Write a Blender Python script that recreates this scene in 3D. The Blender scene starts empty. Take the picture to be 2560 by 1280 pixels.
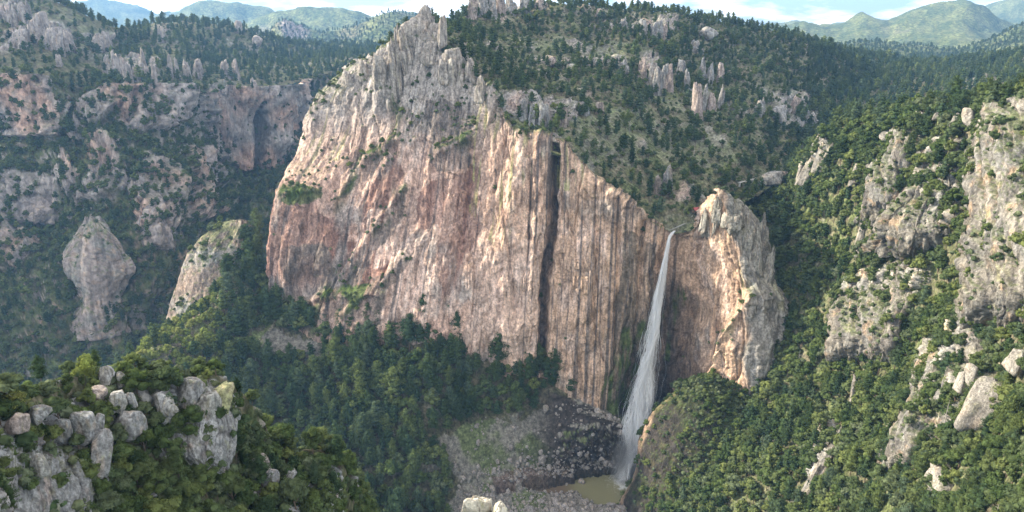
import bpy, bmesh, math, random
import numpy as np
from mathutils import Vector, Matrix

# ------------------------------------------------------------------ camera, world, sun, exposure
SC = bpy.context.scene
COL = SC.collection
FPX, PITCH, CAMZ = 1762.0, math.radians(18.2), 410.0     # focal length in photo pixels (2560 wide)
cam_d = bpy.data.cameras.new('camera')
cam = bpy.data.objects.new('camera', cam_d); COL.objects.link(cam)
cam.location = (0, 0, CAMZ)
cam.rotation_euler = (math.pi / 2 - PITCH, 0, 0)
cam_d.sensor_width = 36; cam_d.lens = 36 * FPX / 2560
cam_d.clip_start = 1; cam_d.clip_end = 60000
SC.camera = cam
SUN_AZ, SUN_EL = math.radians(-75), math.radians(27)     # clockwise from the view direction
world = bpy.data.worlds.new('World'); SC.world = world; world.use_nodes = True
wn, wl = world.node_tree.nodes, world.node_tree.links
wn.clear()
wo = wn.new('ShaderNodeOutputWorld'); wb = wn.new('ShaderNodeBackground')
sky = wn.new('ShaderNodeTexSky'); sky.sky_type = 'NISHITA'; sky.sun_disc = False
sky.sun_elevation = SUN_EL; sky.sun_rotation = SUN_AZ % (2 * math.pi)
sky.altitude = 2000; sky.air_density = 1.0; sky.dust_density = 1.6; sky.ozone_density = 1.0
# fair-weather cloud all over the sky: noise on the view direction flattened towards a cloud deck
tc = wn.new('ShaderNodeTexCoord'); sep = wn.new('ShaderNodeSeparateXYZ')
wl.new(tc.outputs['Generated'], sep.inputs[0])
add = wn.new('ShaderNodeMath'); add.operation = 'ADD'; add.inputs[1].default_value = 0.22
mx0 = wn.new('ShaderNodeMath'); mx0.operation = 'MAXIMUM'; mx0.inputs[1].default_value = 0.0
wl.new(sep.outputs['Z'], mx0.inputs[0]); wl.new(mx0.outputs[0], add.inputs[0])
dv = wn.new('ShaderNodeVectorMath'); dv.operation = 'DIVIDE'
cmb = wn.new('ShaderNodeCombineXYZ')
for i in range(3): wl.new(add.outputs[0], cmb.inputs[i])
wl.new(tc.outputs['Generated'], dv.inputs[0]); wl.new(cmb.outputs[0], dv.inputs[1])
cn = wn.new('ShaderNodeTexNoise'); cn.inputs['Scale'].default_value = 2.3; cn.inputs['Detail'].default_value = 9
cn.inputs['Roughness'].default_value = 0.58
wl.new(dv.outputs[0], cn.inputs['Vector'])
cr = wn.new('ShaderNodeValToRGB'); cr.color_ramp.elements[0].position = 0.43; cr.color_ramp.elements[1].position = 0.60
wl.new(cn.outputs['Fac'], cr.inputs[0])
cm = wn.new('ShaderNodeMix'); cm.data_type = 'RGBA'
wl.new(cr.outputs[0], cm.inputs['Factor']); wl.new(sky.outputs[0], cm.inputs['A'])
cm.inputs['B'].default_value = (17.5, 16.6, 15.2, 1)
wl.new(cm.outputs['Result'], wb.inputs[0]); wb.inputs[1].default_value = 0.105
wl.new(wb.outputs[0], wo.inputs[0])
sun_d = bpy.data.lights.new('sun', 'SUN'); sun_d.energy = 5.0; sun_d.angle = math.radians(2.0); sun_d.color = (1, 0.90, 0.72)
sun = bpy.data.objects.new('sun', sun_d); COL.objects.link(sun)
SUN_DIR = Vector((math.sin(SUN_AZ) * math.cos(SUN_EL), math.cos(SUN_AZ) * math.cos(SUN_EL), math.sin(SUN_EL)))
sun.rotation_euler = (-SUN_DIR).to_track_quat('-Z', 'Y').to_euler(); sun.location = SUN_DIR * 3000
vs = SC.view_settings
vs.view_transform = 'Standard'; vs.look = 'None'; vs.gamma = 1; vs.exposure = 1.1; vs.use_curve_mapping = False
SC.render.engine = 'CYCLES'
cy = SC.cycles
cy.max_bounces = 5; cy.diffuse_bounces = 2; cy.transmission_bounces = 3; cy.volume_bounces = 0
cy.transparent_max_bounces = 12; cy.use_denoising = True
try: cy.denoiser = 'OPENIMAGEDENOISE'; cy.denoising_prefilter = 'ACCURATE'
except Exception: pass
cy.sample_clamp_indirect = 4

# ------------------------------------------------------------------ helpers
RNG = np.random.default_rng(7)
CP, SP = math.cos(PITCH), math.sin(PITCH)
def W(u, v, Y):
    """a photo pixel and a ground distance (m along the view axis) -> world point"""
    xr, yr = (u - 1280) / FPX, (640 - v) / FPX
    t = Y / (CP + yr * SP)
    return (xr * t, Y, CAMZ + t * (-SP + yr * CP))
def PIX(P):
    """world points (N,3) -> photo pixel u, v and depth"""
    d = P[:, 1] * CP - (P[:, 2] - CAMZ) * SP
    d = np.maximum(d, 0.1)
    up = P[:, 1] * SP + (P[:, 2] - CAMZ) * CP
    return 1280 + FPX * P[:, 0] / d, 640 - FPX * up / d, d
def tag(o, label=None, cat=None, group=None, kind=None):
    if label: o['label'] = label
    if cat: o['category'] = cat
    if group: o['group'] = group
    if kind: o['kind'] = kind
    return o
def link(name, data, parent=None):
    o = bpy.data.objects.new(name, data); COL.objects.link(o)
    if parent is not None: o.parent = parent
    return o

_r = np.random.default_rng(3)
PERM = np.concatenate([_r.permutation(256)] * 3).astype(np.int32)
GRAD = _r.normal(size=(256, 3)); GRAD /= np.linalg.norm(GRAD, axis=1)[:, None]; GRAD = GRAD.astype(np.float32)
CELLV = _r.random((256, 3)).astype(np.float32)
def pn(p, seed=0):
    p = np.asarray(p, np.float32) + np.float32(seed * 17.31)
    i = np.floor(p).astype(np.int32); f = p - i; i &= 255
    w = f * f * f * (f * (f * 6 - 15) + 10)
    out = np.zeros(len(p), np.float32)
    for dx in (0, 1):
        wx = w[:, 0] if dx else 1 - w[:, 0]; px = PERM[i[:, 0] + dx]
        for dy in (0, 1):
            wy = wx * (w[:, 1] if dy else 1 - w[:, 1]); py = PERM[px + i[:, 1] + dy]
            for dz in (0, 1):
                wz = wy * (w[:, 2] if dz else 1 - w[:, 2])
                g = GRAD[PERM[py + i[:, 2] + dz]]
                out += wz * (g[:, 0] * (f[:, 0] - dx) + g[:, 1] * (f[:, 1] - dy) + g[:, 2] * (f[:, 2] - dz))
    return out * 1.5
def fbm(p, octv=4, seed=0, gain=0.5):
    p = np.asarray(p, np.float32); a, s, o = 1.0, 0.0, 0
    for k in range(octv):
        o = o + a * pn(p * (2.03 ** k), seed + k * 3); s += a; a *= gain
    return o / s * 1.35
def ridged(p, octv=3, seed=0):
    a, o, s = 1.0, 0, 0
    for k in range(octv):
        o = o + a * (1 - np.abs(pn(np.asarray(p) * (2.1 ** k), seed + k * 5)) * 2); s += a; a *= 0.5
    return o / s
def cell2(x, y, seed=0):
    """2-D cellular noise: F1, F2-F1 and a random value for each cell"""
    x = np.asarray(x, np.float32) + seed * 7.7; y = np.asarray(y, np.float32) + seed * 3.1
    ix, iy = np.floor(x).astype(np.int32), np.floor(y).astype(np.int32)
    f1 = np.full(len(x), 9., np.float32); f2 = f1.copy(); val = np.zeros((len(x), 3), np.float32)
    for dx in (-1, 0, 1):
        for dy in (-1, 0, 1):
            h = PERM[PERM[(ix + dx) & 255] + ((iy + dy) & 255)]
            c = CELLV[h]
            d = np.hypot(ix + dx + c[:, 0] - x, iy + dy + c[:, 1] - y)
            nearer = d < f1
            f2 = np.where(nearer, f1, np.minimum(f2, d)); f1 = np.where(nearer, d, f1)
            val[nearer] = CELLV[(h[nearer] + 91) & 255]
    return f1, f2 - f1, val
def sstep(a, b, x):
    t = np.clip((x - a) / (b - a), 0, 1); return t * t * (3 - 2 * t)
def inpoly(u, v, poly):
    r = np.zeros(len(u), bool); n = len(poly)
    for k in range(n):
        (x0, y0), (x1, y1) = poly[k], poly[(k + 1) % n]
        if y0 == y1: continue
        c = (y0 > v) != (y1 > v)
        r ^= c & (u < (x1 - x0) * (v - y0) / (y1 - y0) + x0)
    return r
def polydist(u, v, line):
    """distance in pixels to a polyline"""
    d = np.full(len(u), 1e9)
    for (x0, y0), (x1, y1) in zip(line[:-1], line[1:]):
        L = (x1 - x0) ** 2 + (y1 - y0) ** 2
        t = np.clip(((u - x0) * (x1 - x0) + (v - y0) * (y1 - y0)) / L, 0, 1)
        d = np.minimum(d, np.hypot(u - x0 - t * (x1 - x0), v - y0 - t * (y1 - y0)))
    return d
def cardinal(G, t, axis, ten=0.38):
    """interpolate control grid G along axis at parameters t"""
    G = np.moveaxis(G, axis, 0); n = len(G)
    k = np.clip(np.floor(t).astype(int), 0, n - 2); f = (t - k).reshape((-1,) + (1,) * (G.ndim - 1))
    p0, p1, p2, p3 = G[np.maximum(k - 1, 0)], G[k], G[k + 1], G[np.minimum(k + 2, n - 1)]
    m1, m2 = (p2 - p0) * ten, (p3 - p1) * ten
    r = (2 * f ** 3 - 3 * f ** 2 + 1) * p1 + (f ** 3 - 2 * f ** 2 + f) * m1 + (-2 * f ** 3 + 3 * f ** 2) * p2 + (f ** 3 - f ** 2) * m2
    return np.moveaxis(r, 0, axis)
def params(G, axis, step):
    """parameters spaced about `step` photo pixels apart along the axis"""
    u, v, d = PIX(G.reshape(-1, 3)); q = np.stack([u, v], 1).reshape(G.shape[:2] + (2,))
    L = np.linalg.norm(np.diff(q, axis=axis), axis=2)
    L = np.clip(L.mean(axis=1 - axis), 8, 420)
    t = [np.array([0.])]
    for i, l in enumerate(L):
        n = max(2, int(round(l / step))); t.append(i + np.arange(1, n + 1) / n)
    return np.concatenate(t)
def grid_normals(P):
    a = np.gradient(P, axis=0); b = np.gradient(P, axis=1)
    n = np.cross(a, b); n /= np.maximum(np.linalg.norm(n, axis=2), 1e-9)[..., None]
    return n
def quads(nr, nc):
    i = np.arange(nr * nc).reshape(nr, nc)
    return np.stack([i[:-1, :-1], i[:-1, 1:], i[1:, 1:], i[1:, :-1]], -1).reshape(-1, 4)
def mesh_from(name, V, F, mats, cols=None, smooth=True, mi=None):
    me = bpy.data.meshes.new(name)
    V = np.ascontiguousarray(V, np.float32); F = np.ascontiguousarray(F, np.int32); k = F.shape[1]
    me.vertices.add(len(V)); me.vertices.foreach_set('co', V.ravel())
    me.loops.add(F.size); me.loops.foreach_set('vertex_index', F.ravel())
    me.polygons.add(len(F)); me.polygons.foreach_set('loop_start', np.arange(0, F.size, k, dtype=np.int32))
    me.polygons.foreach_set('loop_total', np.full(len(F), k, np.int32))
    me.polygons.foreach_set('use_smooth', np.full(len(F), smooth))
    for m in (mats if isinstance(mats, (list, tuple)) else [mats]): me.materials.append(m)
    if mi is not None: me.polygons.foreach_set('material_index', np.ascontiguousarray(mi, np.int32))
    if cols is not None:
        a = me.color_attributes.new('Col', 'FLOAT_COLOR', 'POINT')
        c = np.ones((len(V), 4), np.float32); c[:, :3] = cols; a.data.foreach_set('color', c.ravel())
    me.update(calc_edges=True); me.validate()
    return me

# ------------------------------------------------------------------ materials
def new_mat(name):
    m = bpy.data.materials.new(name); m.use_nodes = True
    n, l = m.node_tree.nodes, m.node_tree.links
    return m, n, l, n['Principled BSDF']
def rock_material(name, scale=1.0, bump=1.0, streak=0.12, speck=0.35):
    m, n, l, b = new_mat(name)
    b.inputs['Roughness'].default_value = 0.93; b.inputs['Specular IOR Level'].default_value = 0.15
    at = n.new('ShaderNodeAttribute'); at.attribute_name = 'Col'
    geo = n.new('ShaderNodeNewGeometry')
    mp = n.new('ShaderNodeMapping'); l.new(geo.outputs['Position'], mp.inputs[0]); mp.inputs['Scale'].default_value = (1, 1, streak)
    n1 = n.new('ShaderNodeTexNoise'); n1.inputs['Scale'].default_value = 0.35 * scale; n1.inputs['Detail'].default_value = 5; n1.inputs['Roughness'].default_value = 0.65
    l.new(mp.outputs[0], n1.inputs['Vector'])
    n2 = n.new('ShaderNodeTexNoise'); n2.inputs['Scale'].default_value = 0.6 * scale; n2.inputs['Detail'].default_value = 5; n2.inputs['Roughness'].default_value = 0.7
    l.new(geo.outputs['Position'], n2.inputs['Vector'])
    mr = n.new('ShaderNodeMapRange'); l.new(n1.outputs['Fac'], mr.inputs[0])
    mr.inputs['From Min'].default_value = 0.38; mr.inputs['From Max'].default_value = 0.62
    mr.inputs['To Min'].default_value = 1 - speck; mr.inputs['To Max'].default_value = 1 + speck
    mr2 = n.new('ShaderNodeMapRange'); l.new(n2.outputs['Fac'], mr2.inputs[0])
    mr2.inputs['From Min'].default_value = 0.38; mr2.inputs['From Max'].default_value = 0.62
    mr2.inputs['To Min'].default_value = 1 - speck * 0.8; mr2.inputs['To Max'].default_value = 1 + speck * 0.8
    mu = n.new('ShaderNodeMath'); mu.operation = 'MULTIPLY'; l.new(mr.outputs[0], mu.inputs[0]); l.new(mr2.outputs[0], mu.inputs[1])
    vm = n.new('ShaderNodeVectorMath'); vm.operation = 'SCALE'; l.new(at.outputs['Color'], vm.inputs[0]); l.new(mu.outputs[0], vm.inputs['Scale'])
    l.new(vm.outputs[0], b.inputs['Base Color'])
    bp = n.new('ShaderNodeBump'); bp.inputs['Strength'].default_value = 0.9; bp.inputs['Distance'].default_value = 1.1 * bump
    sm = n.new('ShaderNodeMath'); sm.operation = 'ADD'; l.new(n1.outputs['Fac'], sm.inputs[0]); l.new(n2.outputs['Fac'], sm.inputs[1])
    l.new(sm.outputs[0], bp.inputs['Height']); l.new(bp.outputs[0], b.inputs['Normal'])
    return m
M_CLIFF = rock_material('cliff_rock', 0.9, 1.8, 0.2, 0.40)
M_ROCK = rock_material('boulder_rock', 3.0, 0.4, 0.5, 0.36)
M_FARROCK = rock_material('canyon_rock', 0.35, 3.0, 0.16, 0.30)
M_GROUND = rock_material('slope_ground', 0.8, 1.2, 0.8, 0.40)
M_FAR = rock_material('far_ground', 0.16, 9.0, 1.0, 0.5)
def foliage_material(name, cols, trans=0.36, nscale=0.6):
    m, n, l, b = new_mat(name)
    oi = n.new('ShaderNodeObjectInfo'); geo = n.new('ShaderNodeNewGeometry')
    rp = n.new('ShaderNodeValToRGB'); e = rp.color_ramp.elements
    while len(e) < len(cols): e.new(0.5)
    for k, c in enumerate(cols): e[k].position = k / (len(cols) - 1); e[k].color = (*c, 1)
    l.new(oi.outputs['Random'], rp.inputs[0])
    nz = n.new('ShaderNodeTexNoise'); nz.inputs['Scale'].default_value = nscale; nz.inputs['Detail'].default_value = 4
    l.new(geo.outputs['Position'], nz.inputs['Vector'])
    mr = n.new('ShaderNodeMapRange'); mr.inputs['From Min'].default_value = 0.3; mr.inputs['From Max'].default_value = 0.7
    mr.inputs['To Min'].default_value = 0.5; mr.inputs['To Max'].default_value = 1.5
    l.new(nz.outputs['Fac'], mr.inputs[0])
    vm = n.new('ShaderNodeVectorMath'); vm.operation = 'SCALE'; l.new(rp.outputs[0], vm.inputs[0]); l.new(mr.outputs[0], vm.inputs['Scale'])
    df = n.new('ShaderNodeBsdfDiffuse'); tr = n.new('ShaderNodeBsdfTranslucent'); mx = n.new('ShaderNodeMixShader')
    l.new(vm.outputs[0], df.inputs[0]); l.new(vm.outputs[0], tr.inputs[0]); mx.inputs[0].default_value = trans
    l.new(df.outputs[0], mx.inputs[1]); l.new(tr.outputs[0], mx.inputs[2])
    n.remove(b); l.new(mx.outputs[0], n['Material Output'].inputs[0])
    return m
M_PINE = foliage_material('pine_needles', [(0.041, 0.068, 0.029), (0.082, 0.12, 0.045), (0.055, 0.09, 0.048), (0.145, 0.182, 0.062), (0.06, 0.092, 0.04), (0.11, 0.15, 0.09)])
M_OAK = foliage_material('oak_leaves', [(0.06, 0.092, 0.034), (0.115, 0.154, 0.05), (0.084, 0.115, 0.054), (0.172, 0.20, 0.066), (0.095, 0.128, 0.047), (0.145, 0.172, 0.098)])
M_SUNPAINT = foliage_material('sun_painted_leaves', [(0.16, 0.20, 0.05), (0.23, 0.26, 0.075), (0.20, 0.245, 0.06), (0.28, 0.29, 0.09)], 0.4)  # leaf green brightened to hold the spur's sunlight; reused on outcrop trees
M_SHRUB = foliage_material('shrub_leaves', [(0.07, 0.105, 0.045), (0.11, 0.14, 0.065), (0.13, 0.155, 0.09), (0.15, 0.17, 0.085)], 0.25)
def plain(name, c, rough=0.9):
    m, n, l, b = new_mat(name); b.inputs['Roughness'].default_value = rough
    nz = n.new('ShaderNodeTexNoise'); nz.inputs['Scale'].default_value = 2.5; nz.inputs['Detail'].default_value = 6
    g = n.new('ShaderNodeNewGeometry'); l.new(g.outputs['Position'], nz.inputs['Vector'])
    mr = n.new('ShaderNodeMapRange'); mr.inputs['To Min'].default_value = 0.6; mr.inputs['To Max'].default_value = 1.4; l.new(nz.outputs['Fac'], mr.inputs[0])
    vm = n.new('ShaderNodeVectorMath'); vm.operation = 'SCALE'; vm.inputs[0].default_value = c; l.new(mr.outputs[0], vm.inputs['Scale'])
    l.new(vm.outputs[0], b.inputs['Base Color'])
    return m
M_BARK = plain('bark', (0.13, 0.095, 0.07)); M_SNAG = plain('dead_wood', (0.34, 0.31, 0.28))

# ------------------------------------------------------------------ palette (linear base colours)
PINK = np.array((0.54, 0.365, 0.285)); PALE = np.array((0.67, 0.50, 0.41)); TAN = np.array((0.57, 0.39, 0.265))
RED = np.array((0.27, 0.15, 0.115)); GREY = np.array((0.33, 0.315, 0.29)); DARK = np.array((0.085, 0.075, 0.07))
LICHEN = np.array((0.36, 0.35, 0.13)); ORANGE = np.array((0.52, 0.34, 0.20)); SOIL = np.array((0.20, 0.165, 0.12))
GRASS = np.array((0.10, 0.125, 0.045)); LITTER = np.array((0.075, 0.075, 0.04)); SCREE = np.array((0.205, 0.19, 0.165))
MOSS = np.array((0.075, 0.105, 0.03)); COLDROCK = np.array((0.40, 0.35, 0.325))
def mixc(a, b, t): t = np.asarray(t)[:, None]; return a * (1 - t) + b * t
PATCH = {}
def finish(name, P, cols, mat, extra=None, label=None):
    nr, nc = P.shape[:2]
    me = mesh_from(name, P.reshape(-1, 3), quads(nr, nc), mat, cols)
    o = link(name, me); tag(o, label, kind='structure')
    PATCH[name] = dict(P=P, N=grid_normals(P), **(extra or {}))
    return o
def ctrl(rows): return np.array([[W(*p) if len(p) == 3 else p[1:] for p in r] for r in rows], float)
def orient(P, N, closed=False):
    """flip normals so that they look at the camera's side"""
    if closed: return N * np.sign(((P - P.reshape(-1, 3).mean(0)) * N).sum(-1).mean())
    c = np.array((0, 0, CAMZ + 300.)); s = np.sign(((c - P) * N).sum(-1).mean()); return N * s

# ------------------------------------------------------------------ terrain builders
def cliff_relief(s, z, amp=1.0, seed=0, ribs=18., tilt=0.0, scale=1.0):
    """horizontal relief of a jointed cliff: buttresses, ribs, slabs, cracks (metres, + is outwards)"""
    n = len(s); o = np.zeros(n, np.float32)
    s = (s + tilt * z) * scale; z = z * scale
    wob = fbm(np.stack([s / 70, z / 90, o], 1), 3, seed + 9) * 9
    s2 = s + wob
    big = fbm(np.stack([s2 / 75, z / 150, o], 1), 3, seed) * 14
    rib = ridged(np.stack([s2 / (ribs * 2.4), z / 110, o], 1), 2, seed + 1) * 3.0
    s3 = s2 + fbm(np.stack([s / 16, z / 40, o], 1), 3, seed + 8) * 5
    f1, e1, c1 = cell2(s3 / (ribs * 1.15), z / 105 + s / 130, seed + 2)
    f2, e2, c2 = cell2(s3 / (ribs * .4) + 5, z / 34 - s / 50, seed + 3)
    k1 = sstep(-.15, .35, fbm(np.stack([s / 55, z / 110, o], 1), 2, seed + 6)); k2 = sstep(-.1, .3, fbm(np.stack([s / 30, z / 45, o], 1), 2, seed + 7))
    slab = (c1[:, 0] - .5) * 8 * k1 + (c2[:, 0] - .5) * 3.0 * k2
    crack = -5.0 * k1 * np.exp(-(e1 / .05) ** 2) - 1.6 * k2 * np.exp(-(e2 / .07) ** 2)
    # overhung flakes: a slab ends in a ragged arch and the wall below it is set back
    fl = fbm(np.stack([s / 34, z / 48, o], 1), 4, seed + 30); flake = 2.6 * (sstep(-.03, .06, fl) + sstep(.25, .33, fl))
    fine = fbm(np.stack([s / 7, z / 22, o], 1), 4, seed + 4, .6) * 2.4 + fbm(np.stack([s / 3, z / 4, o], 1), 3, seed + 5, .65) * 1.1
    f3, e3, c3 = cell2(s3 / (ribs * .2) + 3, z / 13 + s / 40, seed + 31); k3 = sstep(-.2, .3, fbm(np.stack([s / 40, z / 40, o], 1), 3, seed + 32))
    slab = slab + flake + (c3[:, 0] - .5) * 2.6 * k3 + (c2[:, 1] - .5) * 2.2
    crack = crack - 1.0 * k3 * np.exp(-(e3 / .1) ** 2)
    lump = fbm(np.stack([s2 / 38, z / 46, o], 1), 4, seed + 33) * 8
    return amp * (big + rib + slab + crack + fine + lump), (e1, e2, c1, c2)
def build_cliff(name, rows, step, color, mat=None, amp=1.0, seed=0, ribs=18., feature=None, label=None, flat=0.3, tilt=0.0, closed=False, scale=1.0):
    G = ctrl(rows)
    tr, tcn = params(G, 0, step), params(G, 1, step)
    P = cardinal(cardinal(G, tcn, 1), tr, 0)
    N = orient(P, grid_normals(P), closed)
    N[..., 2] *= flat; N /= np.linalg.norm(N, axis=2)[..., None]
    S = np.concatenate([[0], np.cumsum(np.linalg.norm(np.diff(P[..., :2], axis=1), axis=2).mean(0))])
    S = np.broadcast_to(S[None], P.shape[:2]).ravel()
    p = P.reshape(-1, 3); u, v, d = PIX(p)
    off, cells = cliff_relief(S, p[:, 2], amp, seed, ribs, tilt, scale)
    if feature is not None: off = feature(off, S, p, u, v)
    p2 = p + N.reshape(-1, 3) * off[:, None]
    P2 = p2.reshape(P.shape); N2 = orient(P2, grid_normals(P2), closed).reshape(-1, 3)
    cols, veg = color(S, p2, u, v, N2, off, cells)
    return finish(name, P2, cols, mat or M_CLIFF, dict(veg=veg, u=u, v=v, S=S), label)

def rough_uv(u, v, p, px=18, scale=14., seed=40):
    """pixel coordinates with ragged edges for hand-drawn zones"""
    q = p / scale
    return u + px * fbm(q, 4, seed), v + px * fbm(q, 4, seed + 7)

def build_slope(name, rows, step, amp, rocks=(), color=None, mat=None, seed=0, wl=70., label=None, post=None, block=9., rockh=6.0, lean=(0.0, 0.0), fade=False, wild=(.3, .5)):
    """forest ground: soft relief, and where `rocks` says so, jointed bedrock standing proud of it"""
    G = ctrl(rows)
    tr = params(G, 0, step)
    P = cardinal(cardinal(G, params(G, 1, step), 1), tr, 0)
    N = orient(P, grid_normals(P)); p = P.reshape(-1, 3); n = N.reshape(-1, 3); u, v, d = PIX(p)
    q = p * np.array((1, 1, .6))
    h = amp * (fbm(q / wl, 3, seed) * 1.0 + ridged(q / (wl * .7), 2, seed + 3) * .45 + fbm(q / (wl * .2), 3, seed + 5) * .22 + fbm(q / (wl * .05), 2, seed + 6) * .06)
    if fade: h = (h + amp * .3) * np.repeat(sstep(0, .9, tr), P.shape[1]) - amp * .3
    rm = np.zeros(len(p))
    if rocks is not None:
        uu, vv = rough_uv(u, v, p, 16, wl * .22, seed + 11)
        for poly in rocks: rm = np.maximum(rm, inpoly(uu, vv, poly).astype(float))
        rnd = sstep(*wild, fbm(q / (wl * .5), 4, seed + 21) + .12 * fbm(q / (wl * .1), 2, seed + 22))
        rm = np.maximum(rm, rnd * .8)
        R = rm.reshape(P.shape[:2])
        for _ in range(2):
            R = (R + np.roll(R, 1, 0) + np.roll(R, -1, 0) + np.roll(R, 1, 1) + np.roll(R, -1, 1)) / 5
        rm = R.ravel()
    mn = n[:, :2].mean(0); tx, ty = -mn[1], mn[0]; L = math.hypot(tx, ty); tx, ty = tx / L, ty / L     # along the contour
    a = p[:, 0] * tx + p[:, 1] * ty + lean[0] * p[:, 2]; along = (p[:, 0] * ty - p[:, 1] * tx) * .5 + p[:, 2]
    wob = fbm(p / (block * 3), 2, seed + 14) * block * .8
    f1, e1, c1 = cell2((a + wob) / block, along / (block * 2.4) + fbm(p / (block * 2), 2, seed + 16) * .5, seed + 12)
    f2, e2, c2 = cell2((a + wob) / (block * .42), along / (block * .9), seed + 13)
    bl = (c1[:, 0] * .9 + c2[:, 0] * .38 + (1 - f1) * .35 - .75 * np.exp(-(e1 / .09) ** 2) - .22 * np.exp(-(e2 / .1) ** 2) + fbm(p / (block * .35), 3, seed + 15) * .25)
    p2 = p.copy(); p2[:, 2] += h
    nn = n * np.array((1.2, 1.2, .7)); p2 += nn * (rm * rockh * bl)[:, None]
    if post is not None: p2 = post(p2, u, v)
    P2 = p2.reshape(P.shape); N2 = orient(P2, grid_normals(P2)).reshape(-1, 3)
    cols, veg = color(p2, u, v, N2, rm, (e1, e2, c1, c2))
    return finish(name, P2, cols, mat or M_GROUND, dict(veg=veg, u=u, v=v, rm=rm), label)

# ------------------------------------------------------------------ MAIN CLIFF (the great wall left of the falls, and the headwall behind them)
def cliff_cols(cols):
    """each column: list of 6 pixels+Y, or (top, base[, bulge in m towards the camera at mid height])"""
    out = []
    for c in cols:
        if len(c) == 6: out.append([W(*q) for q in c])
        else:
            a, b = np.array(W(*c[0])), np.array(W(*c[1])); bu = c[2] if len(c) > 2 else 0
            out.append([tuple(a + (b - a) * t + np.array((0, -bu * math.sin(math.pi * t), 0))) for t in np.linspace(0, 1, 6)])
    rows = [[('w', *out[c][r]) for c in range(len(out))] for r in range(6)]
    # a lip that runs back onto the plateau, and a foot that goes down under the talus
    lip = [('w', p[1] * 1.0, p[2] + 16, p[3] - 1.0) for p in rows[0]]
    foot = [('w', p[1], p[2] + 6, p[3] - 26) for p in rows[-1]]
    return [lip] + rows + [foot]
MAIN = cliff_cols([
    [(960, 165, 900), (890, 260, 880), (830, 370, 850), (770, 490, 820), (740, 620, 800), (725, 752, 780)],
    [(905, 150, 800), (830, 245, 775), (780, 360, 745), (710, 490, 715), (690, 620, 695), (690, 752, 680)],
    [(862, 168, 745), (793, 242, 725), (741, 360, 702), (676, 480, 672), (657, 610, 655), (660, 752, 641)],
    [(895, 150, 716), (838, 255, 700), (792, 385, 680), (735, 500, 655), (705, 650, 642), (702, 792, 629)],
    ((962, 118, 702), (790, 852, 615), 4), ((1035, 90, 698), (880, 852, 605), 7), ((1100, 130, 690), (990, 842, 598), 4),
    ((1170, 178, 675), (1080, 842, 592), 6), ((1235, 228, 655), (1170, 884, 588), 2), ((1278, 322, 636), (1242, 938, 582), 6),
    ((1340, 338, 628), (1312, 934, 580), 5), ((1382, 348, 623), (1352, 930, 583), 2), ((1398, 348, 622), (1372, 934, 583), 3),
    ((1442, 388, 615), (1420, 976, 578), 5), ((1492, 446, 608), (1470, 1014, 575), 4), ((1556, 494, 600), (1530, 1056, 577), 4),
    ((1616, 534, 595), (1562, 1112, 584), 1), ((1652, 558, 592), (1592, 1172, 592), -4), ((1688, 584, 596), (1640, 1192, 604), -6),
    ((1722, 580, 594), (1690, 1182, 600), -4), ((1746, 540, 590), (1735, 1100, 584), 0), ((1770, 508, 580), (1768, 1060, 562), 2),
    [(1797, 488, 571), (1806, 590, 566), (1812, 700, 560), (1815, 810, 554), (1812, 920, 548), (1806, 1030, 542)],
    [(1806, 486, 566), (1836, 600, 560), (1862, 715, 552), (1858, 800, 546), (1850, 900, 541), (1850, 1030, 535)],
    [(1830, 505, 570), (1870, 610, 563), (1905, 730, 552), (1925, 830, 545), (1915, 930, 538), (1890, 1040, 530)],
    [(1862, 525, 582), (1905, 630, 575), (1945, 745, 563), (1965, 840, 555), (1960, 940, 546), (1940, 1050, 536)],
    [(1905, 560, 612), (1950, 660, 605), (1990, 760, 595), (2000, 850, 585), (1995, 950, 575), (1980, 1060, 565)]])
CRACK = [(1390, 330), (1384, 450), (1380, 560), (1364, 700), (1358, 930)]
LEDGES = [[(1010, 470), (940, 560), (850, 690)], [(700, 480), (800, 470)], [(1010, 640), (960, 700), (860, 780)], [(690, 790), (800, 740), (960, 730)],
          [(960, 230), (985, 300), (960, 420)], [(1100, 380), (1170, 340)], [(830, 520), (900, 400), (990, 345)], [(1868, 735), (1805, 850), (1786, 940)]]
def main_feature(off, S, p, u, v):
    dk = polydist(u, v, CRACK); wob = 4 * pn(p / 9, 60)
    off = off - 22 * np.exp(-(((dk + wob) / 7.5) ** 2)) * sstep(960, 900, v)
    for L, wd, dp in [([(1612, 560), (1600, 700), (1590, 900)], 8, 7), ([(1545, 500), (1548, 640), (1540, 900)], 6, 5), ([(1320, 340), (1330, 480), (1325, 600)], 5, 4),
                      ([(1490, 470), (1492, 600), (1485, 800)], 5, 4), ([(1745, 560), (1738, 700), (1700, 900)], 7, 5), ([(1000, 180), (975, 300), (985, 380)], 7, 7),
                      ([(1175, 420), (1160, 560), (1120, 760)], 6, 4), ([(1265, 330), (1230, 480)], 5, 4), ([(700, 800), (745, 620), (770, 500)], 6, 5)]:
        off = off - dp * np.exp(-((polydist(u, v, L) + wob) / wd) ** 2)
    for L in LEDGES:           # sloping ledges: the wall steps back above them
        d = polydist(u, v, L); off = off + 4.5 * np.exp(-((d + wob) / 10) ** 2)
    # overhanging cave behind the foot of the falls
    c = np.exp(-(((u - 1640) / 62) ** 2 + ((v - 1120) / 190) ** 2)); off = off - 26 * c
    lam = 1 + .1 * sstep(1740, 1800, u)
    off = off * lam + 9 * sstep(-3, 3, u - np.interp(v, [700, 735, 850, 940, 1050], [1890, 1868, 1805, 1786, 1780])) * sstep(690, 760, v)
    return off - 3.0
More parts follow.
